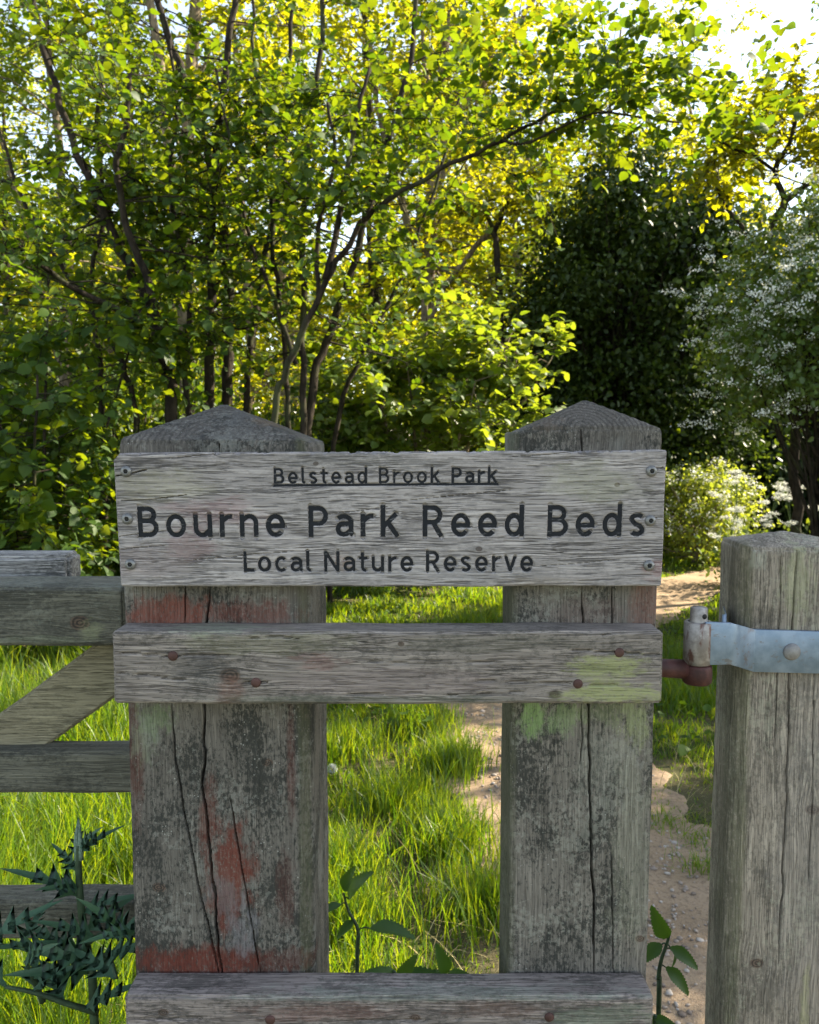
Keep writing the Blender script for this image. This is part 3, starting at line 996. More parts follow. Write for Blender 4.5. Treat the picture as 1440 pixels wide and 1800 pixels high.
# keep the strap just proud of the post front
pl = [(bcx + .004, Yb - .010), (bcx + .018, Yb - .010), (X(1268, 1130, Yb), Yb - .010), (X(1283, 1130, Yb), Yb - .009), (X(1300, 1130, Yb), Yb - .001), (X(1322, 1130, Yg), Yg - .0050), (X(1345, 1130, Yg), Yg - .0055 - .0012), (gx0 + .16, Yg - .0055 - .16 * .0612)]
C = catmull(np.c_[np.array(pl), np.zeros(len(pl))], 60)[:, :2]
T = unit(np.gradient(C, axis=0))
Nn = np.stack([-T[:, 1], T[:, 0]], 1)
th = .0025
zc = (Z(1100, Yb) + Z(1178, Yg)) / 2
s0 = np.linspace(0, 1, 60)
zt = np.interp(C[:, 0], [pl[2][0], pl[5][0]], [Z(1089, Yb), Z(1104, Yg)])
zb = np.interp(C[:, 0], [pl[2][0], pl[5][0]], [Z(1163, Yb), Z(1179, Yg)])
xk = [X(q_, 1130, Yb - .01) for q_ in (1250, 1283)] + [X(1320, 1130, Yg), X(1440, 1130, Yg)]
zt = np.interp(C[:, 0], xk, [Z(1090, Yb), Z(1091, Yb), Z(1104, Yg), Z(1106, Yg)])
zb = np.interp(C[:, 0], xk, [Z(1164, Yb), Z(1163, Yb), Z(1178, Yg), Z(1179, Yg)])
ring = np.stack([np.c_[C - Nn * th, zb], np.c_[C - Nn * th, zt], np.c_[C + Nn * th, zt], np.c_[C + Nn * th, zb]], 1).reshape(-1, 3)
i, j = np.meshgrid(np.arange(59), np.arange(4), indexing='ij')
i, j = i.ravel(), j.ravel()
f = np.stack([i * 4 + j, i * 4 + (j + 1) % 4, (i + 1) * 4 + (j + 1) % 4, (i + 1) * 4 + j], 1)
me = raw_mesh('hinge_strap', ring, np.r_[f.ravel(), [3, 2, 1, 0], 59 * 4 + np.arange(4)], np.r_[np.full(len(f), 4), 4, 4])
strap = obj('hinge_strap', me, BLUE, post3)
bv = strap.modifiers.new('edge', 'BEVEL'); bv.width = .0008; bv.segments = 2; bv.limit_method = 'ANGLE'
c0 = at(1389, 1144, Yg - .006)
c0[1] = Yg - .0075 - (c0[0] - gx0) * .0612
obj('bolt_head', raw_mesh('bolt_head', *lathe([(.0102, .001), (.0102, -.0006), (.0095, -.0022), (.007, -.0038), (.0035, -.0047), (.0008, -.005)], c0, (0, 1, 0), 28), True), GREYST, strap)
zb0, zb1 = Z(1166, Yb), Z(1092, Yb)
obj('hinge_barrel', raw_mesh('hinge_barrel', *lathe([(.0150, 0), (.0162, .001), (.0162, zb1 - zb0 - .001), (.0150, zb1 - zb0), (.0115, zb1 - zb0), (.0113, zb1 - zb0 - .004)], (bcx, Yb, zb0), (0, 0, 1), 32), True), BARREL, post3)
# rear leaf of the strap, seen above the front one
obj('rear_strap', raw_mesh('rear_strap', *tube([(bcx + .012, Yb + .012, (zt[0] + zb[0]) / 2), (X(1262, 1100, Yb), Yb + .03, (zt[0] + zb[0]) / 2), (gx0 - .006, Yg + .055, (zt[0] + zb[0]) / 2)], [.0240] * 3, 4)), BLUE, post3) if False else None
Vr = []
for (x, y) in ((bcx + .030, Yb + .006), (bcx + .036, Yb + .012), (gx0 - .016, Yb + .055)):
    for dy, zz in ((-.0025, zb[0]), (-.0025, zt[0] + .0045), (.0025, zt[0] + .0045), (.0025, zb[0])):
        Vr.append((x, y + dy, zz))
f = [(i * 4 + j, i * 4 + (j + 1) % 4, (i + 1) * 4 + (j + 1) % 4, (i + 1) * 4 + j) for i in range(2) for j in range(4)] + [(3, 2, 1, 0), (8, 9, 10, 11)]
obj('rear_strap', raw_mesh('rear_strap', Vr, np.concatenate(f), np.full(len(f), 4)), BLUE, post3)

# hook that the barrel hangs on: rides on the timber frame
hz = Z(1178, Yb)
hk = obj('hinge_hook', raw_mesh('hinge_hook', *merge([
    tube([(mx1 - .02, Yb + .0, hz + .004), (mx1 + .012, Yb, hz + .003), (bcx - .012, Yb, hz + .001)], [.0105, .0105, .0112], 20),
    lathe([(.0140, zb0 - .0235), (.0165, zb0 - .021), (.0172, zb0 - .012), (.0166, zb0 - .003), (.0155, zb0 - .0008)], (bcx, Yb, 0), (0, 0, 1), 28)]), True), RUST, fence)
obj('hinge_pin', raw_mesh('hinge_pin', *lathe([(.0098, zb0 - .003), (.0098, Z(1067, Yb) - .001), (.0085, Z(1067, Yb))], (bcx, Yb, 0), (0, 0, 1), 28), True), BARREL, fence)
c0 = np.array([bcx + .0035, Yb - .0090, Z(1081, Yb)])
obj('pin_hole', raw_mesh('pin_hole', *lathe([(.0030, .002), (.0030, -.0004)], c0, (-.35, 1, 0), 14)), DARK, fence)

# ------------------------------------------------------------------ field gate on the left
gate = thing('field_gate', (-.75, 1.07, 0), 'weathered field gate with horizontal rails and a diagonal brace', 'gate')
Ygt = 1.03
gr1 = lx0 - .004
XL = -1.55
for (pt, pb, dep, edge) in ((1033, 1137, .09, 0), (1322, 1396, .045, 0), (1583, 1653, .045, 0), (1850, 1920, .045, 0)):
    yy = Ygt if dep > .05 else Ygt + .02
    xr = X(217, pt, yy) if dep > .05 else X(233, pt, yy) + .012
    timber('rail', M_gate, gate, lo=(XL, yy, Z(pb, yy)), hi=(min(xr, lx0 - .0015), yy + dep, Z(pt, yy)), step=(.008, .012, .006), r=.006, seed=pt)
timber('stile', M_gate, gate, lo=(XL - .085, Ygt, .1), hi=(XL - .001, Ygt + .09, 1.3), step=(.02, .02, .02), r=.006, seed=44)
a, b = at(205, 1136, 1.085), at(-330, 1520, 1.085)
d = unit(b - a); nrm = np.array([d[2], 0, -d[0]])
V, fl, c = box_grid(lo=(-.02, 1.077, -.0365), hi=(float(np.linalg.norm(b - a)), 1.112, .0365), step=(.012, .012, .006), r=.005, seed=9)
cen = at(128, 1220, 1.077)
o_ = cen - d * float((cen - a) @ d)
W = o_ + V[:, :1] * d + V[:, 2:3] * nrm
W[:, 1] = V[:, 1]
obj('brace', weld(raw_mesh('brace', W, fl, c, True)), M_brace, gate)

# old rail end behind the gate
orl = thing('old_fence_rail', (-.9, 1.19, 0), 'grey split rail with a cut end lying along the back of the gate', 'fence rail')
yo = 1.15
V, fl, c = box_grid(lo=(-1.5, yo, Z(1030, yo)), hi=(X(122, 990, yo), yo + .055, Z(975, yo)), step=(.006, .008, .004), r=.010, seed=19, worn=.9)
V[:, 0] += np.clip((V[:, 1] - yo) / .055, 0, 1) * np.clip((V[:, 0] + .62) / .12, 0, 1) * -.003
obj('rail', weld(raw_mesh('rail', V, fl, c, True)), M_old, orl)
timber('post', M_old, orl, lo=(-1.45, yo + .06, -.3), hi=(-1.33, yo + .18, 1.3), step=(.02, .02, .03), r=.008, seed=23)

# ------------------------------------------------------------------ foliage
LEAF8 = (np.array([(0, 0, 0), (.26, .10, .05), (.42, .36, .10), (.34, .70, .06), (0, 1.0, -.10), (-.34, .70, .06), (-.42, .36, .10), (-.26, .10, .05), (0, .55, 0)], float),
         [[0, 1, 2, 8], [8, 2, 3, 4], [8, 4, 5, 6], [8, 6, 7, 0]])
LEAF6 = (np.array([(0, 0, 0), (.30, .28, .07), (.27, .68, .05), (0, 1.0, -.06), (-.27, .68, .05), (-.30, .28, .07)], float), [[0, 1, 2, 3], [0, 3, 4, 5]])
LEAF4 = (np.array([(0, 0, 0), (.30, .5, .06), (0, 1.0, -.03), (-.30, .5, .06)], float), [[0, 1, 2, 3]])


def leaf_mesh(name, pos, dirv, nrm, size, shape):
    T, fc = shape
    y = unit(dirv)
    z = unit(nrm - (nrm * y).sum(1, keepdims=True) * y)
    x = np.cross(y, z)
    n, k = len(pos), len(T)
    V = pos[:, None, :] + size[:, None, None] * (T[None, :, 0:1] * x[:, None, :] + T[None, :, 1:2] * y[:, None, :] + T[None, :, 2:3] * z[:, None, :])
    fl = np.concatenate([np.array(q) for q in fc])
    cn = np.array([len(q) for q in fc])
    FL = (np.arange(n)[:, None] * k + fl[None]).ravel()
    return raw_mesh(name, V.reshape(-1, 3), FL, np.tile(cn, n))


class Grow:
    """collects tubes and leafy twigs of one plant"""
    def __init__(s, seed):
        s.g = np.random.default_rng(seed)
        s.tubes, s.tb, s.te = [], [], []

    def rdir(s, n=1):
        return unit(s.g.standard_normal((n, 3)))

    def stem(s, pts, r0, r1, k=8, wob=.005, n=None):
        P = catmull(pts, n or max(8, 4 * len(pts)))
        L = np.linalg.norm(P[-1] - P[0])
        wv = s.g.standard_normal(P.shape) * wob * L * .35
        wv[0] = 0
        P = P + wv
        r = np.linspace(r0, r1, len(P))
        s.tubes.append(tube(P, r, k))
        return P, r

    def twig(s, b, e):
        s.tb.append(b); s.te.append(e)

    def branches(s, P, r, nb, bl, up=.25, tw=6, tl=.35, tmin=.2, flat=1., bias=None, rad=.3, thin=True):
        n = len(P) - 1
        for _ in range(nb):
            t = tmin + (1 - tmin) * s.g.random()
            f = t * n
            i = min(int(f), n - 1)
            b = P[i] + (P[i + 1] - P[i]) * (f - i)
            az = s.g.random() * 2 * math.pi
            d = np.array([math.cos(az), math.sin(az) * flat, up + .35 * s.g.standard_normal()])
            if bias is not None:
                d = d + np.array(bias)
            d = d / np.linalg.norm(d)
            L = bl * (.45 + .8 * s.g.random()) * (1 - .4 * t)
            q = np.linspace(0, 1, 6)[:, None]
            bend = s.g.standard_normal(3) * .12 * L
            Q = b + d * L * q + bend * q * q + np.array([0, 0, -.10 * L]) * q ** 2
            Q[1:-1] += s.g.standard_normal((4, 3)) * .015 * L
            rr = max(.004, r[i] * rad)
            s.tubes.append(tube(Q, np.linspace(rr, .002, 6), 5, False))
            for _ in range(int(tw * (.15 + 1.7 * s.g.random()))):
                u = .2 + .8 * s.g.random()
                fi = u * 5
                k = min(int(fi), 4)
                tb = Q[k] + (Q[k + 1] - Q[k]) * (fi - k)
                dd = unit(d * .7 + s.rdir()[0] * .8 + np.array([0, 0, .05]))
                l = tl * (.5 + .8 * s.g.random())
                te = tb + dd * l
                s.twig(tb, te)
                if thin:
                    s.tubes.append(tube([tb, (tb + te) / 2 + s.rdir()[0] * .05 * l, te], [.0030, .0022, .0012], 3, False))
            s.twig(Q[3], Q[5])

    def trunk_mesh(s):
        return raw_mesh('trunk', *merge(s.tubes), True)

    def leaves(s, per, size, shape, tilt=.55, droop=.25, keep=None):
        B, E = np.array(s.tb), np.array(s.te)
        n = len(B)
        u = (np.arange(per) + .6) / per
        u = np.clip(u[None] + s.g.uniform(-.5, .5, (n, per)) / per, 0, 1)
        pos = B[:, None] + (E - B)[:, None] * u[..., None]
        td = unit(E - B)
        side = unit(np.cross(td, np.array([0, 0, 1.0])))
        alt = np.where(np.arange(per) % 2 == 0, 1, -1)[None, :, None]
        dv = td[:, None] * .5 + side[:, None] * alt * .8 + np.array([0, 0, -droop]) + s.g.standard_normal((n, per, 3)) * .35
        nv = np.array([0, 0, 1.0]) + s.g.standard_normal((n, per, 3)) * tilt
        pos = (pos + s.g.standard_normal((n, per, 3)) * .012).reshape(-1, 3)
        dv, nv = dv.reshape(-1, 3), nv.reshape(-1, 3)
        sz = size * (.55 + .75 * s.g.random(len(pos)))
        return leaf_mesh('crown', pos, unit(dv), unit(nv), sz, shape)


def plant(name, loc, label, cat, g, leaf, bark, lm, group=None, trunk='trunk', crown='crown'):
    t = thing(name, loc, label, cat, group)
    obj(trunk, g.trunk_mesh(), bark, t)
    obj(crown, leaf, lm, t)
    return t


BARK_D = barkmat('bark_dark', (.014, .011, .008), (.040, .031, .023))
BARK_L = barkmat('bark_light', (.10, .08, .055), (.24, .19, .13))
HAZEL = leafmat('hazel_leaf', ((.020, .058, .006), (.050, .105, .010)), ((.11, .20, .005), (.31, .36, .006)), .52, .045, rough=.55)
SPRING = leafmat('spring_leaf', ((.035, .075, .006), (.075, .115, .010)), ((.34, .37, .005), (.62, .56, .008)), .6, .04)
PALE = leafmat('pale_shrub_leaf', ((.055, .11, .012), (.10, .15, .022)), ((.25, .36, .012), (.40, .45, .02)), .5, .07)
HOLLY = leafmat('holly_leaf', ((.018, .036, .003), (.040, .066, .007)), ((.03, .06, .004), (.06, .10, .008)), .2, .06, rough=.4)
IVY = leafmat('ivy_leaf', ((.014, .036, .009), (.035, .07, .016)), ((.06, .11, .008), (.16, .22, .012)), .35, .08, rough=.4)
HAWT = leafmat('hawthorn_leaf', ((.035, .085, .010), (.070, .130, .016)), ((.16, .24, .01), (.28, .34, .015)), .4, .12)
LIME = leafmat('lime_leaf', ((.11, .17, .02), (.19, .24, .05)), ((.38, .46, .02), (.52, .54, .05)), .5, .05)
PETAL = leafmat('white_petal', ((.74, .76, .71), (.88, .90, .86)), ((.5, .5, .42), (.6, .6, .5)), .3, .02)


def W3(pts, Y, dy=0.):
    """stem way-points from the photograph at depth Y, drifting in depth along the stem"""
    n = len(pts)
    return [at(a, b, Y + dy * i / max(1, n - 1)) for i, (a, b) in enumerate(pts)]


def grounded(pts):
    p = np.array(pts)
    b = p[0] + (p[0] - p[1]) * .25
    b[2] = -.1
    return [b] + list(p)


def px_r(w_, Y):
    return w_ * Y / F / 2


# --- hazels on the left
HZ = 'leafy hazels on the left of the clearing'
g = Grow(101)
base = None
for pts, Y, dy, w0, w1, nb in (
        ([(306, 760), (292, 640), (250, 510), (215, 450), (165, 330), (125, 240), (80, 90), (50, -60)], 5.6, .3, 24, 9, 26),
        ([(300, 650), (275, 560), (255, 480), (222, 400), (210, 330), (205, 290), (222, 215), (228, 120)], 5.5, -.2, 15, 8, 16),
        ([(240, 760), (215, 640), (160, 540), (90, 440), (30, 320), (-10, 200)], 5.9, .2, 12, 5, 14),
        ([(330, 760), (325, 620), (330, 500), (300, 330), (310, 180), (290, 20)], 5.9, .2, 12, 5, 14),
        ([(180, 780), (172, 620), (160, 500), (182, 360), (170, 220), (185, 60)], 6.2, .3, 11, 6, 16),
        ([(290, 640), (230, 560), (120, 500), (20, 420), (-60, 330)], 5.5, -.9, 12, 6, 16)):
    p = W3(pts, Y, dy)
    p = grounded(p) if pts[0][1] > 700 else p
    base = p[0] if base is None else base
    P, r = g.stem(p, px_r(w0, Y), px_r(w1, Y), 9)
    g.branches(P, r, nb, 1.15, .12, 7, .38, .28)
plant('hazel_tree', (base[0], base[1], 0), 'leaning hazel rising behind the left capped post with a dark forked side stem', 'tree', g, g.leaves(7, .058, LEAF8), BARK_D, HAZEL, HZ)
g = Grow(102)
for pts, Y, dy, w0, w1, nb in (
        ([(365, 760), (370, 560), (373, 420), (384, 250), (400, 100), (425, -60)], 6.1, 0, 20, 10, 26),
        ([(430, 760), (442, 600), (466, 450), (497, 300), (505, 150), (520, -50)], 6.6, .2, 13, 7, 14),
        ([(398, 760), (402, 600), (398, 430), (372, 300), (335, 170), (285, 30), (260, -60)], 6.4, .3, 22, 10, 24)):
    p = grounded(W3(pts, Y, dy))
    P, r = g.stem(p, px_r(w0, Y), px_r(w1, Y), 9)
    g.branches(P, r, nb, 1.15, .15, 7, .38, .28)
plant('hazel_tree', (p[0][0], p[0][1], 0), 'upright hazel with two thin stems above the peak of the left post', 'tree', g, g.leaves(6, .058, LEAF8), BARK_D, HAZEL, HZ)
g = Grow(103)
for pts, Y, dy, w0, w1, nb, bl in (
        ([(478, 760), (502, 655), (546, 552), (577, 490), (612, 428), (660, 366), (720, 330), (790, 292), (880, 245), (940, 215), (1000, 185), (1060, 155), (1120, 120), (1180, 120)], 5.2, -.4, 13, 3, 26, .62),
        ([(572, 490), (590, 420), (610, 300), (628, 200), (650, 120)], 5.1, .2, 13, 6, 14, .9),
        ([(535, 760), (533, 600), (534, 400), (537, 270), (560, 130), (570, -40)], 5.8, .2, 13, 8, 20, 1.0),
        ([(545, 720), (575, 600), (620, 470), (680, 250), (720, 120), (735, -40)], 6.2, .3, 17, 8, 20, 1.0),
        ([(880, 246), (930, 250), (1040, 200), (1120, 205), (1200, 215)], 4.9, -.2, 5, 3, 8, .5),
        ([(560, 520), (560, 400), (590, 280), (575, 180)], 5.2, 0, 9, 5, 8, .7),
        ([(505, 760), (500, 600), (480, 440), (475, 300), (450, 120), (440, -40)], 6.0, .4, 11, 5, 14, .9),
        ([(520, 640), (480, 520), (440, 420), (415, 300), (380, 120)], 5.6, .1, 9, 4, 12, .8),
        ([(590, 760), (640, 620), (690, 520), (740, 400), (790, 240), (830, 100)], 6.8, .4, 10, 4, 14, .8)):
    p = W3(pts, Y, dy)
    p = grounded(p) if pts[0][1] > 700 else p
    P, r = g.stem(p, px_r(w0, Y), px_r(w1, Y), 9)
    g.branches(P, r, nb, bl, .15, 6, .32, .3)
# leafy end of the long bough reaching over the clearing
for (a, b, Y, L) in ((1000, 60, 4.6, 18), (1100, 60, 4.6, 18), (1190, 90, 4.5, 16), (1150, 170, 4.5, 14), (1230, 190, 4.4, 14), (1270, 150, 4.4, 8), (930, 40, 4.7, 16), (850, 70, 4.8, 16), (760, 60, 4.9, 16), (800, 170, 4.9, 12), (1290, 230, 4.4, 12), (1340, 200, 4.4, 12), (990, 140, 4.6, 10)):
    c0 = at(a, b, Y)
    for _ in range(L):
        q = c0 + g.g.standard_normal(3) * np.array([.16, .2, .12])
        g.twig(q, q + unit(g.g.standard_normal(3) * np.array([1, .6, .4])) * .16)
plant('hazel_tree', (p[0][0], p[0][1], 0), 'dark hazel with a long bough arching right over the clearing', 'tree', g, g.leaves(7, .058, LEAF8), BARK_D, HAZEL, HZ)

# low leafy growth on the far left
g = Grow(104)
b0 = at(60, 1050, 5.0); b0[2] = 0
for dx, dy, hh in ((-.9, .5, 2.6), (-.3, .2, 2.2), (.1, .1, 2.4), (.5, .4, 2.3), (-.6, -.2, 1.9), (.25, -.5, 1.75), (-1.2, -.1, 2.4)):
    p = [b0 + np.array([dx * .2, dy * .2, -.05]), b0 + np.array([dx * .6, dy * .6, hh * .5]), b0 + np.array([dx * 1.2, dy, hh])]
    P, r = g.stem(p, .018, .006, 6)
    g.branches(P, r, 15, .75, .05, 7, .32, .3)
plant('hazel_shrub', (b0[0], b0[1], 0), 'low hazel shrub with broad leaves in front of the left trees', 'shrub', g, g.leaves(9, .070, LEAF8), BARK_D, HAZEL)

# --- light green shrub in the centre
g = Grow(105)
b0 = at(750, 900, 8.2); b0[2] = 0
for dx, dy, hh in ((-.75, -.3, 2.4), (-.2, -.6, 2.2), (.25, -.3, 2.5), (.75, -.7, 2.35), (.0, .2, 2.9), (-1.1, .2, 2.2), (1.15, -.5, 2.15), (-.5, -.9, 1.9), (.4, -1.1, 1.9)):
    p = [b0 + np.array([dx * .1, dy * .1, -.05]), b0 + np.array([dx * .5, dy * .5, hh * .55]), b0 + np.array([dx, dy, hh])]
    P, r = g.stem(p, .03, .006, 6)
    g.branches(P, r, 14, .75, .0, 7, .34, .4)
plant('hazel_shrub', (b0[0], b0[1], 0), 'bright green spreading shrub in the middle of the clearing above the sign', 'shrub', g, g.leaves(9, .085, LEAF8, .4), BARK_L, PALE)

# --- tall pale trunks in the centre
g = Grow(106)
for pts, Y, dy, w0, w1, nb in (
        ([(752, 820), (752, 570), (758, 420), (764, 280), (768, 170), (790, 40), (800, -120)], 11, 0, 27, 12, 30),
        ([(757, 560), (735, 470), (705, 350), (690, 290), (665, 190), (650, 60)], 11, -.5, 17, 7, 18),
        ([(768, 270), (800, 210), (845, 140), (900, 60), (950, -20)], 11, -.3, 13, 6, 18),
        ([(766, 330), (800, 270), (850, 150), (868, 60), (880, -60)], 11, .4, 12, 6, 16),
        ([(740, 600), (770, 525), (800, 480), (850, 420), (890, 360), (925, 290), (960, 190), (985, 60)], 10.6, -.3, 12, 5, 18),
        ([(765, 200), (745, 100), (740, -60)], 11, .3, 10, 5, 14)):
    p = W3(pts, Y, dy)
    p = grounded(p) if pts[0][1] > 700 else p
    P, r = g.stem(p, px_r(w0, Y), px_r(w1, Y), 9, .006)
    g.branches(P, r, nb, 1.5, .2, 9, .5, .3)
plant('maple_tree', (p[0][0], 11, 0), 'tall sunlit tree with pale forking stems rising in the middle of the wood', 'tree', g, g.leaves(9, .085, LEAF6), BARK_L, SPRING)
g = Grow(107)
for pts, Y, dy, w0, w1, nb in (
        ([(890, 900), (888, 760), (880, 600), (876, 470), (868, 405)], 10, 0, 17, 10, 12),
        ([(868, 405), (850, 360), (838, 300)], 10, 0, 8, 4, 10), ([(868, 408), (890, 360), (905, 280), (915, 200)], 10, 0, 9, 4, 14)):
    p = W3(pts, Y, dy)
    p = grounded(p) if pts[0][1] > 700 else p
    P, r = g.stem(p, px_r(w0, Y), px_r(w1, Y), 8, .006)
    g.branches(P, r, nb, .9, .2, 7, .4, .2)
plant('young_tree', (p[0][0], 10, 0), 'slim young tree with a forked top left of the dark evergreen', 'tree', g, g.leaves(8, .075, LEAF6), BARK_D, SPRING)

# --- spreading tree on the right
g = Grow(108)
for pts, Y, dy, w0, w1, nb, bl in (
        ([(1400, 900), (1385, 600), (1350, 450), (1382, 350)], 7.2, -.4, 20, 13, 4, .5),
        ([(1382, 352), (1362, 300), (1390, 250), (1403, 180), (1412, 120)], 6.8, 0, 11, 5, 18, .75),
        ([(1382, 352), (1420, 320), (1470, 250), (1520, 150)], 6.8, -.2, 12, 6, 16, .9),
        ([(1362, 300), (1320, 270), (1290, 262), (1250, 240)], 6.8, -.3, 6, 3, 12, .55),
        ([(1345, 450), (1270, 350), (1262, 300), (1270, 250)], 7.0, .2, 8, 4, 10, .5)):
    p = W3(pts, Y, dy)
    p = grounded(p) if pts[0][1] > 700 else p
    P, r = g.stem(p, px_r(w0, Y), px_r(w1, Y), 8, .01)
    g.branches(P, r, nb, bl, .15, 7, .32, .2)
plant('oak_tree', (p[0][0], 7.1, 0), 'tree with dark forked boughs and yellow green leaves above the blossom on the right', 'tree', g, g.leaves(9, .062, LEAF6), BARK_D, SPRING)


# --- clumped crowns
def clumped(seed, base, cen, rad, nclump, per, spread, leaf, shape, tilt=.8, shell=.55, trunk_r=.1, low=-.9, squash=None):
    """crown of leafy clumps on boughs: returns Grow (tubes) and leaf arrays"""
    g = Grow(seed)
    d = g.rdir(nclump * 3)
    d = d[d[:, 2] > low][:nclump]
    rr = shell + (1 - shell) * g.g.random(len(d)) ** .6
    rr *= .72 + .56 * fbm(d * 1.7 + 5, seed, 2)
    C = np.array(cen) + d * np.array(rad) * rr[:, None]
    P, r = g.stem([np.array(base), (np.array(base) + np.array(cen)) / 2 + g.rdir()[0] * .1, np.array(cen) + np.array([0, 0, rad[2] * .3])], trunk_r, trunk_r * .35, 8)
    for c_ in C[::2]:
        i = min(len(P) - 1, int(len(P) * (.25 + .6 * g.g.random())))
        mid_ = (P[i] + c_) / 2 + g.rdir()[0] * .1
        g.tubes.append(tube(catmull([P[i], mid_, c_], 6), np.linspace(trunk_r * .3, .004, 6), 5, False))
    pos = (C[:, None] + g.g.standard_normal((len(C), per, 3)) * np.array(spread)).reshape(-1, 3)
    out = unit(pos - np.array(cen))
    dv = unit(out * .5 + g.g.standard_normal(pos.shape) * .7 + np.array([0, 0, -.2]))
    nv = unit(out * .5 + np.array([0, 0, .6]) + g.g.standard_normal(pos.shape) * tilt)
    sz = leaf * (.55 + .8 * g.g.random(len(pos)))
    return g, leaf_mesh('crown', pos, dv, nv, sz, shape), C


# dark evergreen
c0 = at(1085, 560, 10.2)
g, lf, _ = clumped(201, (c0[0], 10.2, -.1), (c0[0] + .14, 10.3, 2.35), (1.6, 1.2, 2.25), 520, 120, (.16, .16, .13), .066, LEAF6, .8, .45, .10)
plant('holly_tree', (c0[0], 10.2, 0), 'dark dense evergreen with a rounded top standing in the shade', 'tree', g, lf, BARK_D, HOLLY)
c1 = at(1160, 300, 10.4)
g, lf, _ = clumped(202, (c1[0] + .3, 10.8, -.1), (c1[0] + .25, 10.9, 3.4), (1.15, 1.0, 1.5), 230, 110, (.16, .16, .12), .056, LEAF6, .8, .4, .07)
plant('thorn_tree', (c1[0] + .3, 10.8, 0), 'dark thorn tree with a few bright leaf tips between evergreen and blossom', 'tree', g, lf, BARK_D, IVY)

# hawthorn in blossom
b0 = at(1400, 900, 5.9); b0[2] = 0
ch = np.array([b0[0] + .55, 6.0, 2.22])
g, lf, C = clumped(203, (b0[0] + .3, 6.5, -.1), ch, (1.05, 1.0, 1.15), 260, 100, (.13, .13, .10), .045, LEAF6, .8, .5, .04, low=-.6)
t = plant('hawthorn_bush', (b0[0] + .3, 6.5, 0), 'hawthorn covered with white blossom at the right edge', 'bush', g, lf, BARK_D, HAWT)
rg = np.random.default_rng(5)
Cb = C[(C[:, 1] < ch[1] + .4)]
Cb = Cb[(rg.random(len(Cb)) < .6) & (Cb[:, 2] > ch[2] - .7)]
cc_ = (Cb[:, None] + rg.standard_normal((len(Cb), 6, 3)) * np.array([.11, .11, .06])).reshape(-1, 3) + unit(Cb - ch).repeat(6, 0) * .16
pos = cc_.repeat(26, 0) + rg.standard_normal((len(cc_) * 26, 3)) * np.array([.032, .032, .013])
bl = obj('blossom', leaf_mesh('blossom', pos, unit(rg.standard_normal((len(pos), 3))), unit(np.array([0, -.5, .8]) + rg.standard_normal((len(pos), 3)) * .5), np.full(len(pos), .020), LEAF4), PETAL, t)
bl['kind'] = 'stuff'

# --- sunlit wood behind: three trees, copied
WG = 'slender trees in the sunlit wood behind the clearing'
WL = 'slender sunlit woodland tree among the thicket behind the clearing'
protos = []
for k, (ht, nb, bl_, lm, bk) in enumerate(((10.5, 60, 2.3, SPRING, BARK_L), (9.0, 60, 2.0, SPRING, BARK_D), (8.0, 54, 2.1, PALE, BARK_L))):
    g = Grow(300 + k)
    P, r = g.stem([(0, 0, -.1), (.15 * k, .1, ht * .35), (-.2 + .2 * k, .2, ht * .7), (.1, 0, ht)], .10, .02, 8, .01)
    g.branches(P, r, nb, bl_, .35, 10, .55, .18, thin=False)
    P2, r2 = g.stem([P[4], P[4] + np.array([.5 - .5 * k, .2, ht * .25]), P[4] + np.array([1.1 - 1.1 * k, .3, ht * .55])], .06, .015, 7)
    g.branches(P2, r2, 18, bl_ * .8, .35, 10, .5, .2, thin=False)
    protos.append((g.trunk_mesh(), g.leaves(13, .082, LEAF6, .6), bk, lm))
rg = np.random.default_rng(17)
spots = [(-9, 13), (-6.6, 12), (-4.6, 13.5), (-2.4, 12.4), (-.6, 14.5), (1.6, 14), (3.6, 15), (-8, 17), (-5, 17.5), (-2.5, 17), (.6, 18), (3, 18.5), (5.6, 17.5), (-11.5, 20), (-7, 22), (-3, 22), (1, 23), (5, 22), (8.5, 21), (-6.3, 9.2), (-4.2, 9.5), (-2.6, 9.6), (-7.4, 10.6)]
first = {}
for i, (x, y) in enumerate(spots):
    k = i % 3
    z0 = float(gz(np.array([float(x)]), np.array([float(y)]))[0])
    t = thing('woodland_tree', (x, y, z0), WL, 'tree', WG)
    tm, lm_, bk, lmat = protos[k]
    if k not in first:
        for me, mt_ in ((tm, bk), (lm_, lmat)):
            me.materials.append(mt_)
        first[k] = 1
    for nm, me in (('trunk', tm), ('crown', lm_)):
        o = bpy.data.objects.new(nm, me)
        link(o, t)
    t.rotation_euler = (0, 0, rg.random() * 6.28)
    s_ = .8 + .35 * rg.random()
    t.scale = (s_, s_, s_ * (.9 + .25 * rg.random()))

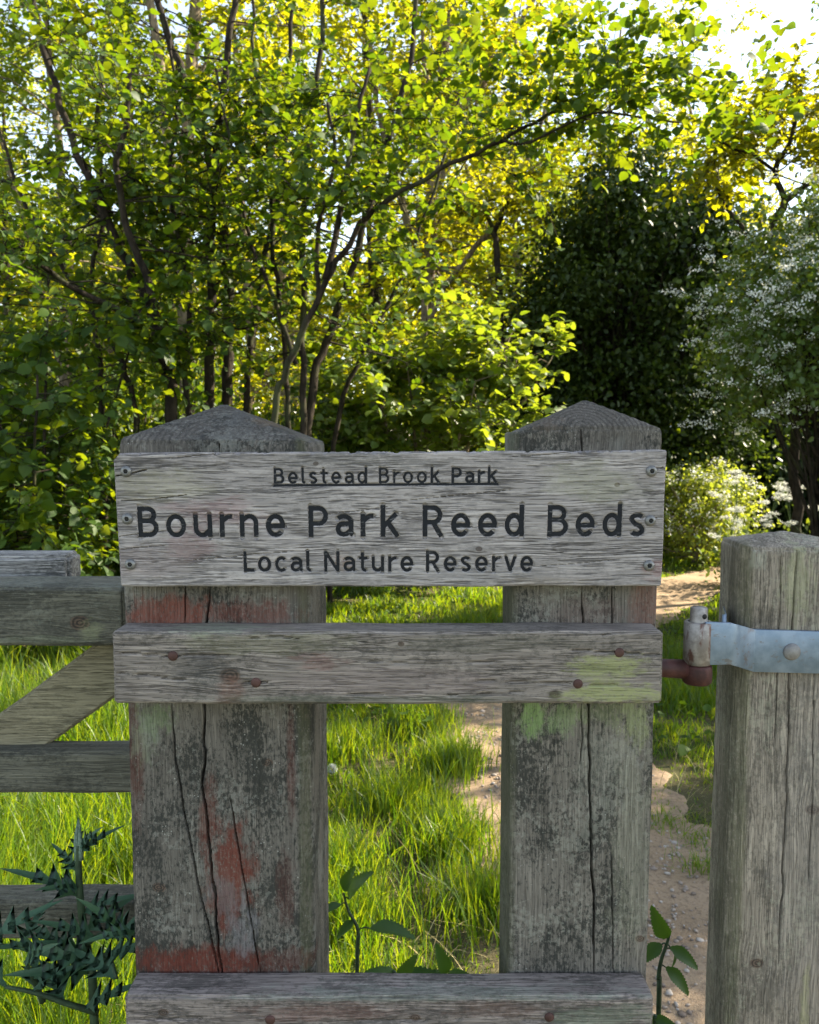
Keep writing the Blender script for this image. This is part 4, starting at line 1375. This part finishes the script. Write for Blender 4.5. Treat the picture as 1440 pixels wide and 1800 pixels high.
# undergrowth bushes, copied
UG = 'bushes of the shaded undergrowth below the trees'
UL = 'dark leafy bush in the shaded undergrowth below the trees'
bp = []
for k, lm in enumerate((IVY, HAZEL)):
    g, lf, _ = clumped(400 + k, (0, 0, -.05), (0, 0, .75), (.95, .85, .85), 110, 50, (.13, .13, .10), .062, LEAF6, .8, .5, .04)
    tm = g.trunk_mesh()
    tm.materials.append(BARK_D)
    lf.materials.append(lm)
    bp.append((tm, lf))
bspots = [(-3.4, 6.4), (-2.3, 6.9), (-1.2, 7.6), (-4.4, 7.4), (-3.1, 8.2), (-1.9, 9), (-.6, 9.6), (.5, 10.3), (1.4, 10.6), (2.6, 10.6), (3.7, 10.9), (4.0, 12.2), (7.2, 9.0), (-5.6, 8.6), (-4.3, 10), (-2.6, 10.8), (-.8, 11.6), (6.3, 6.6), (6.9, 7.6), (3.2, 12.2), (1.2, 12), (5.2, 12), (6.6, 11), (-6.8, 10.8), (-5, 12.2), (3.3, 11.2), (4.6, 11.6), (5.4, 11.7), (6.2, 11.9), (5.0, 13.0), (6.6, 13.2), (4.1, 13.2), (2.2, 11.4), (7.4, 12.4), (7.6, 14), (-3.9, 8.9), (-1.4, 10.2)]
for i, (x, y) in enumerate(bspots):
    z0 = float(gz(np.array([float(x)]), np.array([float(y)]))[0])
    t = thing('undergrowth_bush', (x, y, z0), UL, 'bush', UG)
    for nm, me in zip(('stem', 'foliage'), bp[i % 2 if i < 17 else 0]):
        link(bpy.data.objects.new(nm, me), t)
    t.rotation_euler = (0, 0, rg.random() * 6.28)
    s_ = .8 + .5 * rg.random()
    t.scale = (s_, s_, s_ * (.9 + .5 * rg.random()) * (1.5 if x > 3 and y > 11 else 1))

# far wood that reads as one mass
rg = np.random.default_rng(23)
n = 95000
pos = np.stack([rg.uniform(-32, 30, n), rg.uniform(27, 34, n), 0.2 + 10 * rg.random(n) ** 1.2], 1)
pos[:, 2] *= .55 + .6 * fbm(np.c_[pos[:, 0] * .25, pos[:, 1] * .25, pos[:, 0] * 0], 3, 3)
o = obj('distant_wood', leaf_mesh('distant_wood', pos, rg.standard_normal((n, 3)), rg.standard_normal((n, 3)), rg.uniform(.15, .4, n), LEAF6), SPRING)
tag(o, 'sunlit distant wood seen through the trees', 'wood', kind='stuff')


# unseen trees added right of the view, crowns set sunward of what they shade
def shade_tree(seed, target, dist, rad, label, nclump=150):
    c_ = np.array(target) + S * dist
    b_ = (c_[0] + .5, c_[1] + .2, -.1)
    g, lf, _ = clumped(seed, b_, c_, rad, nclump, 60, (.20, .20, .16), .085, LEAF6, .7, .25, .12)
    plant('shade_tree', (b_[0], b_[1], 0), label, 'tree', g, lf, BARK_D, HAZEL)


shade_tree(501, (-.05, .95, 1.05), 7.0, (1.0, .9, .62), 'small unseen tree added right of the gate post to shade the sign', 170)
shade_tree(502, (2.5, 4.7, 0), 8.0, (1.0, 1.1, .8), 'unseen leafy tree added right of the path to shade the grass beside it')
shade_tree(505, (1.15, 2.5, 0), 7.5, (.55, .75, .5), 'unseen leafy tree added right of the gate post to shade the near path', 60)
shade_tree(506, (-.05, 3.3, 0), 8.5, (1.5, 1.7, .8), 'thin unseen tree added far right to dapple the grass', 19)
shade_tree(503, (2.3, 10.5, 3.1), 8.0, (1.9, 1.8, 1.7), 'broad unseen tree added right of the evergreen to shade it', 260)
shade_tree(504, (3.2, 6.3, 1.9), 5.0, (1.3, 1.2, 1.1), 'unseen leafy tree added right of the blossoming hawthorn to shade it', 100)

# ------------------------------------------------------------------ bright shrub, cow parsley
b0 = at(1215, 990, 9.2); b0[2] = gz(b0[:1], b0[1:2])[0]
g, lf, C = clumped(601, (b0[0], b0[1], -.05), (b0[0] + .05, b0[1], .52), (.74, .5, .62), 115, 52, (.09, .09, .08), .05, LEAF6, .8, .4, .03)
t = plant('flowering_shrub', (b0[0], b0[1], b0[2]), 'sunlit yellow green shrub with cream flower heads beside the path', 'shrub', g, lf, BARK_L, LIME, trunk='stem', crown='foliage')
rg = np.random.default_rng(8)
Ct = C[C[:, 2] > .3]
pos = (Ct[:, None] + rg.standard_normal((len(Ct), 22, 3)) * .035 + np.array([0, -.05, .06])).reshape(-1, 3)
o = obj('blossom', leaf_mesh('blossom', pos, unit(rg.standard_normal(pos.shape)), unit(np.array([.2, 0, 1.0]) + rg.standard_normal(pos.shape) * .6), np.full(len(pos), .035), LEAF4), PETAL, t)
o['kind'] = 'stuff'

COWG = 'cow parsley flowering beside the path'
STALK = leafmat('stalk_green', ((.04, .08, .02), (.07, .12, .03)), ((.1, .16, .02), (.16, .2, .03)), .25, .1)
cl = ('tall cow parsley nearest the sunlit shrub', 'cow parsley with a wide white head behind the gate post', 'cow parsley behind the top of the gate post', 'short cow parsley low beside the sunlit shrub', 'cow parsley at the right edge above the gate post', 'thin cow parsley between the sunlit shrub and the gate post')
for k, (px, py, Y, sp_) in enumerate(((1295, 850, 7.8, .17), (1350, 868, 7.6, .14), (1390, 880, 7.4, .12), (1290, 925, 7.7, .1), (1425, 900, 7.2, .12), (1320, 915, 7.5, .1))):
    top = at(px, py, Y)
    rg = np.random.default_rng(700 + k)
    base = np.array([top[0] + .05, Y, float(gz(top[:1], np.array([Y]))[0])])
    t = thing('cow_parsley', base, cl[k], 'wildflower', COWG)
    tubes, heads, lv = [], [], []
    fork = base + (top - base) * .7
    tubes.append(tube(catmull([base, base + (fork - base) * .5 + np.array([.02, 0, 0]), fork], 8), np.linspace(.006, .004, 8), 6, False))
    for q in range(7):
        e = top + rg.standard_normal(3) * np.array([sp_, sp_, .08])
        tubes.append(tube(catmull([fork, (fork + e) / 2 + np.array([0, 0, -.02]), e], 5), np.linspace(.003, .0015, 5), 4, False))
        for u in range(9):
            a = rg.random() * 6.28
            rr = .042 * math.sqrt(rg.random())
            uc = e + np.array([rr * math.cos(a), rr * math.sin(a), .012 - rr * .1])
            heads.append((q, uc))
    obj('stem', raw_mesh('stem', *merge(tubes), True), STALK, t)
    for q in range(7):
        cs_ = np.array([c_ for (i_, c_) in heads if i_ == q])
        pos = cs_.repeat(14, 0) + rg.standard_normal((len(cs_) * 14, 3)) * np.array([.012, .012, .008])
        obj('flower_head', leaf_mesh('flower_head', pos, unit(rg.standard_normal(pos.shape) * np.array([1, 1, .2])), unit(np.array([0, -.3, 1.0]) + rg.standard_normal(pos.shape) * .7), np.full(len(pos), .015), LEAF4), PETAL, t)
    pos = base + rg.standard_normal((240, 3)) * np.array([.16, .16, .14]) + np.array([0, 0, .28])
    obj('foliage', leaf_mesh('foliage', pos, unit(rg.standard_normal(pos.shape)), unit(np.array([0, 0, 1.0]) + rg.standard_normal(pos.shape) * .5), rg.uniform(.04, .08, len(pos)), LEAF4), HAWT, t)

# ------------------------------------------------------------------ grass
GRASS = leafmat('grass_blade', ((.025, .080, .005), (.075, .130, .010)), ((.14, .30, .004), (.45, .51, .010)), .55, .08)
m = NT('straw')
m.bsdf(m.mix(m.island(), (.30, .24, .10), (.42, .36, .18)), .8)
STRAW = m.m


def blades(name, xy, hgt, wid, rg, lean=.35, z=None):
    n = len(xy)
    z0 = gz(xy[:, 0], xy[:, 1]) if z is None else z
    az = rg.random(n) * 2 * math.pi
    ld = np.stack([np.cos(az), np.sin(az)], 1)
    ln = hgt * (np.abs(rg.standard_normal(n)) * lean + .08)
    th_ = rg.random(n) * 2 * math.pi
    wd = np.stack([np.cos(th_), np.sin(th_), th_ * 0], 1)
    base = np.c_[xy, z0 - .005]
    lev = []
    for u, ww in ((0, 1.), (.35, 1.05), (.7, .75)):
        c_ = base + np.c_[ld * (ln * u ** 1.8)[:, None], hgt * (u - .18 * u * u * np.minimum(1.5, ln / hgt))]
        lev += [c_ - wd * (wid * ww / 2)[:, None], c_ + wd * (wid * ww / 2)[:, None]]
    tip = base + np.c_[ld * ln[:, None], hgt * (1 - .18 * np.minimum(1.5, ln / hgt))]
    V = np.stack(lev + [tip], 1).reshape(-1, 3)
    pat = np.array([0, 1, 3, 2, 2, 3, 5, 4, 4, 5, 6])
    FL = (np.arange(n)[:, None] * 7 + pat[None]).ravel()
    return raw_mesh(name, V, FL, np.tile([4, 4, 3], n))


def scatter(n, rg, y0, y1, half=.62, power=1.0):
    y = y0 + (y1 - y0) * rg.random(n) ** power
    x = (rg.random(n) * 2 - 1) * (y * half + .3)
    return x, y


rg = np.random.default_rng(900)
x, y = scatter(190000, rg, 1.25, 9.5, .60, .95)
dens = fbm(np.c_[x * 3.5, y * 3.5, x * 0], 41, 3)
pd = path_d(x, y)
keep = (pd > -.03) & (rg.random(len(x)) < .35 + 1.1 * sstep(dens, .35, .6)) & (rg.random(len(x)) < sstep(pd, -.08, .16) + .05)
x, y, dens, pd = x[keep], y[keep], dens[keep], pd[keep]
hh = .52 * (.05 + .14 * sstep(dens, .3, .7) + .09 * fbm(np.c_[x * 1.1, y * 1.1, x * 0], 43, 2)) * (.25 + .75 * sstep(pd, 0, .6)) * rg.uniform(.5, 1.25, len(x))
left = sstep(-x - .22 * y, -.1, .4)
hh *= 1 + 1.9 * left
wid = (.0032 + .0009 * np.maximum(0, y - 2)) * rg.uniform(.7, 1.3, len(x))
tc = np.array([(-.05, 3.05), (.12, 2.75), (-.25, 2.55), (.16, 3.45), (-.3, 3.6), (.05, 3.9), (-.15, 2.25), (.22, 2.35), (-.5, 4.3), (-.1, 4.6), (-.9, 3.2), (-1.2, 3.9), (-1.0, 2.6), (-1.6, 4.4), (-.7, 2.9), (1.5, 4.4), (1.75, 5.0)])
for cx_, cy_ in tc:
    k_ = int(500 + 500 * rg.random())
    x = np.r_[x, cx_ + .085 * rg.standard_normal(k_)]
    y = np.r_[y, cy_ + .085 * rg.standard_normal(k_)]
    hh = np.r_[hh, rg.uniform(.09, .19, k_)]
    wid = np.r_[wid, rg.uniform(.003, .005, k_)]
o = obj('grass', blades('grass', np.c_[x, y], hh, wid, rg), GRASS)
tag(o, 'long sunlit grass of the clearing', 'grass', kind='stuff')
x, y = scatter(7000, rg, 1.3, 6, .6)
pd = path_d(x, y)
kp = (pd > .0) & (fbm(np.c_[x * 2, y * 2, x * 0], 51, 2) > .47)
x, y = x[kp], y[kp]
o = obj('dry_grass', blades('dry_grass', np.c_[x, y], rg.uniform(.03, .11, len(x)) * np.where(rg.random(len(x)) < .03, 2.6, 1), rg.uniform(.0015, .003, len(x)), rg, 1.3), STRAW)
tag(o, 'dry straw coloured blades among the green grass', 'dry grass', kind='stuff')
# broad weed leaves low in the grass
x, y = scatter(4200, rg, 2.6, 8.5, .6)
pd = path_d(x, y)
kp = (pd > .12) & (fbm(np.c_[x * 1.6, y * 1.6, x * 0], 61, 2) > .52)
x, y = x[kp], y[kp]
pos = np.c_[x, y, gz(x, y) + rg.uniform(.02, .14, len(x))]
o = obj('meadow_weeds', leaf_mesh('meadow_weeds', pos, unit(rg.standard_normal(pos.shape) * np.array([1, 1, .3])), unit(np.array([0, 0, 1.0]) + rg.standard_normal(pos.shape) * .4), rg.uniform(.025, .06, len(pos)), LEAF8), HAZEL)
tag(o, 'broad weed leaves growing through the grass', 'weeds', kind='stuff')

# tufts standing on the path, one by one
TG = 'grass tufts on the dirt path'
for k, (px, py, nn, hh_, lab) in enumerate(((1165, 1440, 90, .07, 'small grass tuft on bare soil just right of the right post'), (1222, 1468, 80, .06, 'small grass tuft in the middle of the stony path gap'), (1243, 1520, 110, .08, 'grass tuft against the left side of the gate post'), (792, 1330, 260, .13, 'dark grass tuft at the left edge of the sunlit path'), (848, 1280, 80, .05, 'flat grass tuft spreading onto the far path'))):
    v = (900 - py) / F
    dz = -math.sin(PITCH) + v * math.cos(PITCH)
    Yk = EYE / -dz * (math.cos(PITCH) + v * math.sin(PITCH))
    c_ = at(px, py, Yk)
    rg = np.random.default_rng(950 + k)
    xy = c_[:2] + rg.standard_normal((nn, 2)) * .045
    z_ = np.full(nn, float(gz(c_[:1], c_[1:2])[0]) + .005)
    me = blades('grass_tuft', xy, rg.uniform(.5, 1.1, nn) * hh_, rg.uniform(.002, .004, nn), rg, .8, z_)
    tag(obj('grass_tuft', me, GRASS, origin=(c_[0], c_[1], z_[0])), lab, 'grass tuft', TG)

# gravel
rg = np.random.default_rng(970)
n = 5200
y = 1.2 + 3.2 * rg.random(n) ** 1.4
x = np.interp(y, PATHC[:, 1], PATHC[:, 0]) + rg.uniform(-.45, .45, n)
pd = path_d(x, y)
kp = (pd < -.02) & (rg.random(n) < .25 + sstep(fbm(np.c_[x * 4, y * 4, x * 0], 71, 2), .42, .6))
x, y = x[kp], y[kp]
n = len(x)
ic = np.array([(0, 0, 1), (.89, 0, .45), (.28, .85, .45), (-.72, .53, .45), (-.72, -.53, .45), (.28, -.85, .45), (.72, .53, -.45), (-.28, .85, -.45), (-.89, 0, -.45), (-.28, -.85, -.45), (.72, -.53, -.45), (0, 0, -1)], float)
icf = np.array([(0, 1, 2), (0, 2, 3), (0, 3, 4), (0, 4, 5), (0, 5, 1), (1, 6, 2), (2, 7, 3), (3, 8, 4), (4, 9, 5), (5, 10, 1), (6, 7, 2), (7, 8, 3), (8, 9, 4), (9, 10, 5), (10, 6, 1), (11, 7, 6), (11, 8, 7), (11, 9, 8), (11, 10, 9), (11, 6, 10)])
sz = .0035 + .0075 * rg.random(n) ** 2.2
V = ic[None] * (1 + .25 * rg.standard_normal((n, 12, 1))) * sz[:, None, None] * rg.uniform(.6, 1.3, (n, 1, 3)) * np.array([1, 1, .65])
V += np.c_[x, y, gz(x, y) + .006 + sz * .2][:, None]
m = NT('gravel_stone')
rnd = m.island()
m.bsdf(m.ramp(rnd, [(0, (.14, .11, .09)), (.35, (.27, .22, .18)), (.7, (.34, .285, .235)), (1, (.43, .39, .345))]), .85, spec=.2)
o = obj('gravel', raw_mesh('gravel', V.reshape(-1, 3), (np.arange(n)[:, None] * 12 + icf.ravel()[None]).ravel(), np.full(n * 20, 3)), m.m)
tag(o, 'small stones scattered over the path', 'gravel', kind='stuff')


# ------------------------------------------------------------------ near plants
def outline_leaf(pts, nfold=.25, curl=.25):
    """half outline (x>=0) from base to tip -> (verts, faces) with a folded midrib, unit length along y"""
    pts = np.array(pts, float)
    V, Fc = [], []
    ts = pts[:, 1]
    n = len(pts)
    for x_, y_ in pts:
        zc_ = -curl * y_ * y_
        V += [(0, y_, zc_), (x_, y_ + x_ * .25, zc_ + nfold * x_), (-x_, y_ + x_ * .25, zc_ + nfold * x_)]
    for i in range(n - 1):
        a, b = i * 3, (i + 1) * 3
        Fc.append([a, a + 1, b + 1, b])
        Fc.append([a, b, b + 2, a + 2])
    return np.array(V), Fc


def thorn_half():
    out = [(.03, 0), (.05, .08)]
    for y_, l_ in ((.10, .25), (.27, .21), (.44, .11)):
        out += [(.05, y_), (l_, y_ + .17), (.055, y_ + .07)]
    out += [(.05, .62), (.035, .82), (.002, 1.0)]
    return out


def nettle_half():
    out = [(.0, 0)]
    for k in range(11):
        y_ = .03 + k * .085
        ww = .26 * math.sin(min(1, (y_ + .06) / .36) * math.pi / 2) * (1 - y_ ** 2.2) ** .8
        out += [(ww * .86, y_), (ww, y_ + .045)]
    out.append((0.001, 1.0))
    return out


THL, NTL = outline_leaf(thorn_half(), .35, .22), outline_leaf(nettle_half(), .30, .35)
m = NT('thistle_leaf')
P = m.obj()
n = m.noise(P, 90, 3)
m.bsdf(m.mix(m.rng(n, .3, .7), (.022, .070, .036), (.055, .125, .070)), .5, m.bump(n, .002, .6), spec=.35)
THM = leafmat('thistle_blade', ((.030, .082, .048), (.080, .150, .090)), ((.08, .17, .04), (.14, .26, .06)), .3, .05)
m = NT('nettle_leaf')
P = m.obj()
n = m.noise(P, 120, 3)
m.bsdf(m.mix(m.rng(n, .3, .7), (.022, .066, .014), (.055, .125, .030)), .75, m.bump(n, .003, .8), spec=.3)
NTM = leafmat('nettle_blade', ((.020, .060, .012), (.050, .110, .022)), ((.10, .20, .010), (.20, .30, .02)), .4, .05)
STEM = simple('green_stem', (.035, .060, .03), .6, 0, .3, .3, 80)


def one_leaf(name, base, dirv, nrm, size, shape, mat, parent):
    me = leaf_mesh(name, np.array([base], float), np.array([dirv], float), np.array([nrm], float), np.array([size]), shape)
    return obj(name, me, mat, parent)


# thistle by the gate
Yt = 1.0
rg = np.random.default_rng(31)
tb = at(168, 1850, Yt); tb[2] = 0
th_ = thing('thistle', (tb[0], Yt, 0), 'tall spiny dark thistle in front of the gate at lower left', 'thistle')
spine = catmull([tb, at(166, 1800, Yt), at(158, 1700, Yt), at(143, 1600, Yt), at(138, 1520, Yt), at(138, 1485, Yt)], 30)
obj('stem', raw_mesh('stem', *tube(spine, np.linspace(.0065, .0040, 30), 8), True), STEM, th_)
m = NT('thistle_bud')
m.bsdf(m.mix(m.rng(m.noise(m.obj(), 300, 2), .3, .7), (.08, .14, .10), (.20, .27, .21)), .6)
me = raw_mesh('bud', *merge([tube(catmull([spine[-1] + np.array([o_, 0, -.02]), spine[-1] + np.array([o_ * 1.2, 0, .01]), at(138 + o_ * 300, 1440, Yt)], 6), [.0042, .004, .0034, .0025, .0014, .0004], 6) for o_ in (-.002, .002)]), True)
obj('bud', me, m.m, th_)
LV = []
for k in range(11):
    u = .34 + .64 * (k / 10)
    i = int(u * 29)
    LV.append((spine[i], rg.random() * 6.28, (.145 - .10 * u) * (.8 + .5 * rg.random()), .35 + .6 * u))
side = []
for (pts, nl) in (([(150, 1660), (185, 1640), (215, 1645), (238, 1640)], 4), ([(150, 1690), (95, 1668), (40, 1664), (-30, 1662)], 4), ([(172, 1780), (120, 1765), (60, 1745), (10, 1735)], 4), ([(155, 1700), (180, 1680), (195, 1690), (205, 1720)], 3), ([(75, 1760), (58, 1720), (45, 1690)], 3)):
    q = catmull(W3(pts, Yt - .01, -.05), 14)
    obj('side_stem', raw_mesh('side_stem', *tube(q, np.linspace(.0042, .0022, 14), 6), True), STEM, th_)
    for k in range(nl):
        LV.append((q[int(2 + 11 * k / max(1, nl - 1))], rg.random() * 6.28, (.06 + .04 * rg.random()), .3 + .5 * rg.random()))
for b_, az, L_, up_ in LV:
    dv = np.array([math.cos(az), .7 * math.sin(az), up_ + .2 * rg.standard_normal()])
    one_leaf('leaf', b_, unit(dv), unit(np.array([-dv[0] * .5, -.45, .8]) + rg.standard_normal(3) * .2), L_, THL, THM, th_)


def nettle(seed, pts, Y, leaves, label, stem_r=.003, extra=0):
    rg = np.random.default_rng(seed)
    top = W3(pts, Y)
    base = np.array([top[0][0], Y, 0])
    t = thing('nettle', base, label, 'nettle', 'nettles growing behind the timber frame')
    q = catmull([base] + top, 24)
    obj('stem', raw_mesh('stem', *tube(q, np.linspace(stem_r * 1.4, stem_r * .6, 24), 7), True), STEM, t)
    for (a, b, a2, b2, face) in leaves:
        p0, p1 = at(a, b, Y), at(a2, b2, Y - .02)
        d_ = p1 - p0
        k = int(np.argmin(((q - p0) ** 2).sum(1)))
        if np.linalg.norm(q[k] - p0) > .004:
            obj('leaf_stalk', raw_mesh('leaf_stalk', *tube(catmull([q[k], (q[k] + p0) / 2 + np.array([0, 0, .003]), p0], 5), .0011, 5), True), STEM, t)
        one_leaf('leaf', p0, unit(d_), unit(np.array(face, float)), float(np.linalg.norm(d_)) * .95, NTL, NTM, t)
    for k in range(extra):
        i = int(24 * (.35 + .4 * k / max(1, extra)))
        az = rg.random() * 6.28
        dv = np.array([math.cos(az), math.sin(az), -.1])
        one_leaf('leaf', q[i], unit(dv), (0, -.3, 1), .05, NTL, NTM, t)
    return t


nettle(1, [(628, 1720), (630, 1640), (612, 1600), (604, 1570)], 1.28,
       [(650, 1632, 728, 1627, (.0, -.12, 1)), (612, 1580, 636, 1528, (-.95, -.3, .2)), (600, 1590, 560, 1600, (0, -.2, 1)), (604, 1566, 612, 1530, (-.6, -.8, .2)), (622, 1618, 590, 1645, (0, -.6, 1))],
       'nettle with one long toothed leaf between the two capped posts')
nettle(2, [(1158, 1780), (1158, 1720), (1162, 1690), (1172, 1660), (1178, 1640)], 1.12,
       [(1178, 1665, 1235, 1700, (.2, -.7, .7)), (1170, 1700, 1222, 1748, (.3, -.7, .6)), (1172, 1650, 1150, 1610, (-.3, -.9, .3)), (1164, 1660, 1120, 1690, (0, -.6, 1)), (1185, 1672, 1190, 1700, (.9, -.4, .4))],
       'nettle with drooping leaves in the gap right of the right post')
nettle(3, [(1150, 1850), (1152, 1800)], 1.05,
       [(1150, 1790, 1188, 1800, (.1, -.7, .8)), (1152, 1795, 1195, 1830, (.2, -.8, .6)), (1150, 1800, 1120, 1780, (0, -.7, .7))],
       'low nettle at the bottom edge beside the lower rail end', extra=2)
nettle(4, [(690, 1760), (700, 1725)], 1.2,
       [(700, 1720, 650, 1700, (0, -.5, 1)), (700, 1722, 760, 1706, (0, -.5, 1)), (698, 1726, 600, 1722, (0, -.4, 1)), (702, 1722, 725, 1690, (0, -.8, .5)), (703, 1725, 800, 1715, (0, -.4, 1))],
       'nettle top showing just above the lower rail')
nettle(5, [(790, 1770), (785, 1720)], 1.22,
       [(785, 1712, 775, 1672, (.3, -.9, .2)), (785, 1715, 830, 1712, (0, -.5, 1)), (784, 1716, 745, 1712, (0, -.5, 1))],
       'small nettle right of the centre just above the lower rail')

# dandelion clock by the left post
c_ = at(584, 1352, 3.3)
dl = thing('dandelion_clock', (c_[0], 3.3, float(gz(c_[:1], np.array([3.3]))[0])), 'white dandelion seed head in the grass beside the left post', 'dandelion')
obj('stem', raw_mesh('stem', *tube([(c_[0], 3.3, -.02), (c_[0] + .01, 3.3, c_[2] * .5), c_], .002, 5), True), STALK, dl)
rg = np.random.default_rng(3)
d_ = unit(rg.standard_normal((420, 3)))
obj('seed_head', leaf_mesh('seed_head', c_ + d_ * .002, d_, unit(rg.standard_normal(d_.shape)), np.full(420, .021), LEAF4), PETAL, dl)

# dead twigs at the left behind the gate
m = simple('dead_twig', (.34, .28, .21), .8)
c_ = at(126, 985, 5.3)
dt = thing('dead_twig', (c_[0], 5.3, 0), 'dry forked bare twig standing behind the old rail', 'twig')
q0 = np.array([c_[0], 5.3, 0])
prs = [(W3([(125, 985), (131, 940), (118, 915), (113, 905)], 5.3), .008), (W3([(130, 950), (115, 938), (107, 932)], 5.3), .006), (W3([(131, 945), (134, 935)], 5.3), .005), (W3([(124, 958), (112, 942), (106, 930)], 5.3), .005)]
parts = [tube(catmull([q0] + list(prs[0][0]), 14), np.linspace(.012, .004, 14), 6)] + [tube(catmull(p_, 6), np.linspace(r_, .003, 6), 5) for p_, r_ in prs[1:]]
obj('stem', raw_mesh('stem', *merge(parts), True), m, dt)
c_ = at(148, 1010, 5.3)
dt = thing('dry_stem', (c_[0], 5.3, 0), 'thin pale dry stem curling over beside the old rail end', 'stem')
q = catmull([np.array([c_[0], 5.3, 0])] + W3([(148, 1000), (150, 978), (158, 966), (166, 970), (167, 980)], 5.3), 22)
obj('stalk', raw_mesh('stalk', *tube(q, np.linspace(.007, .003, 22), 5), True), m, dt)
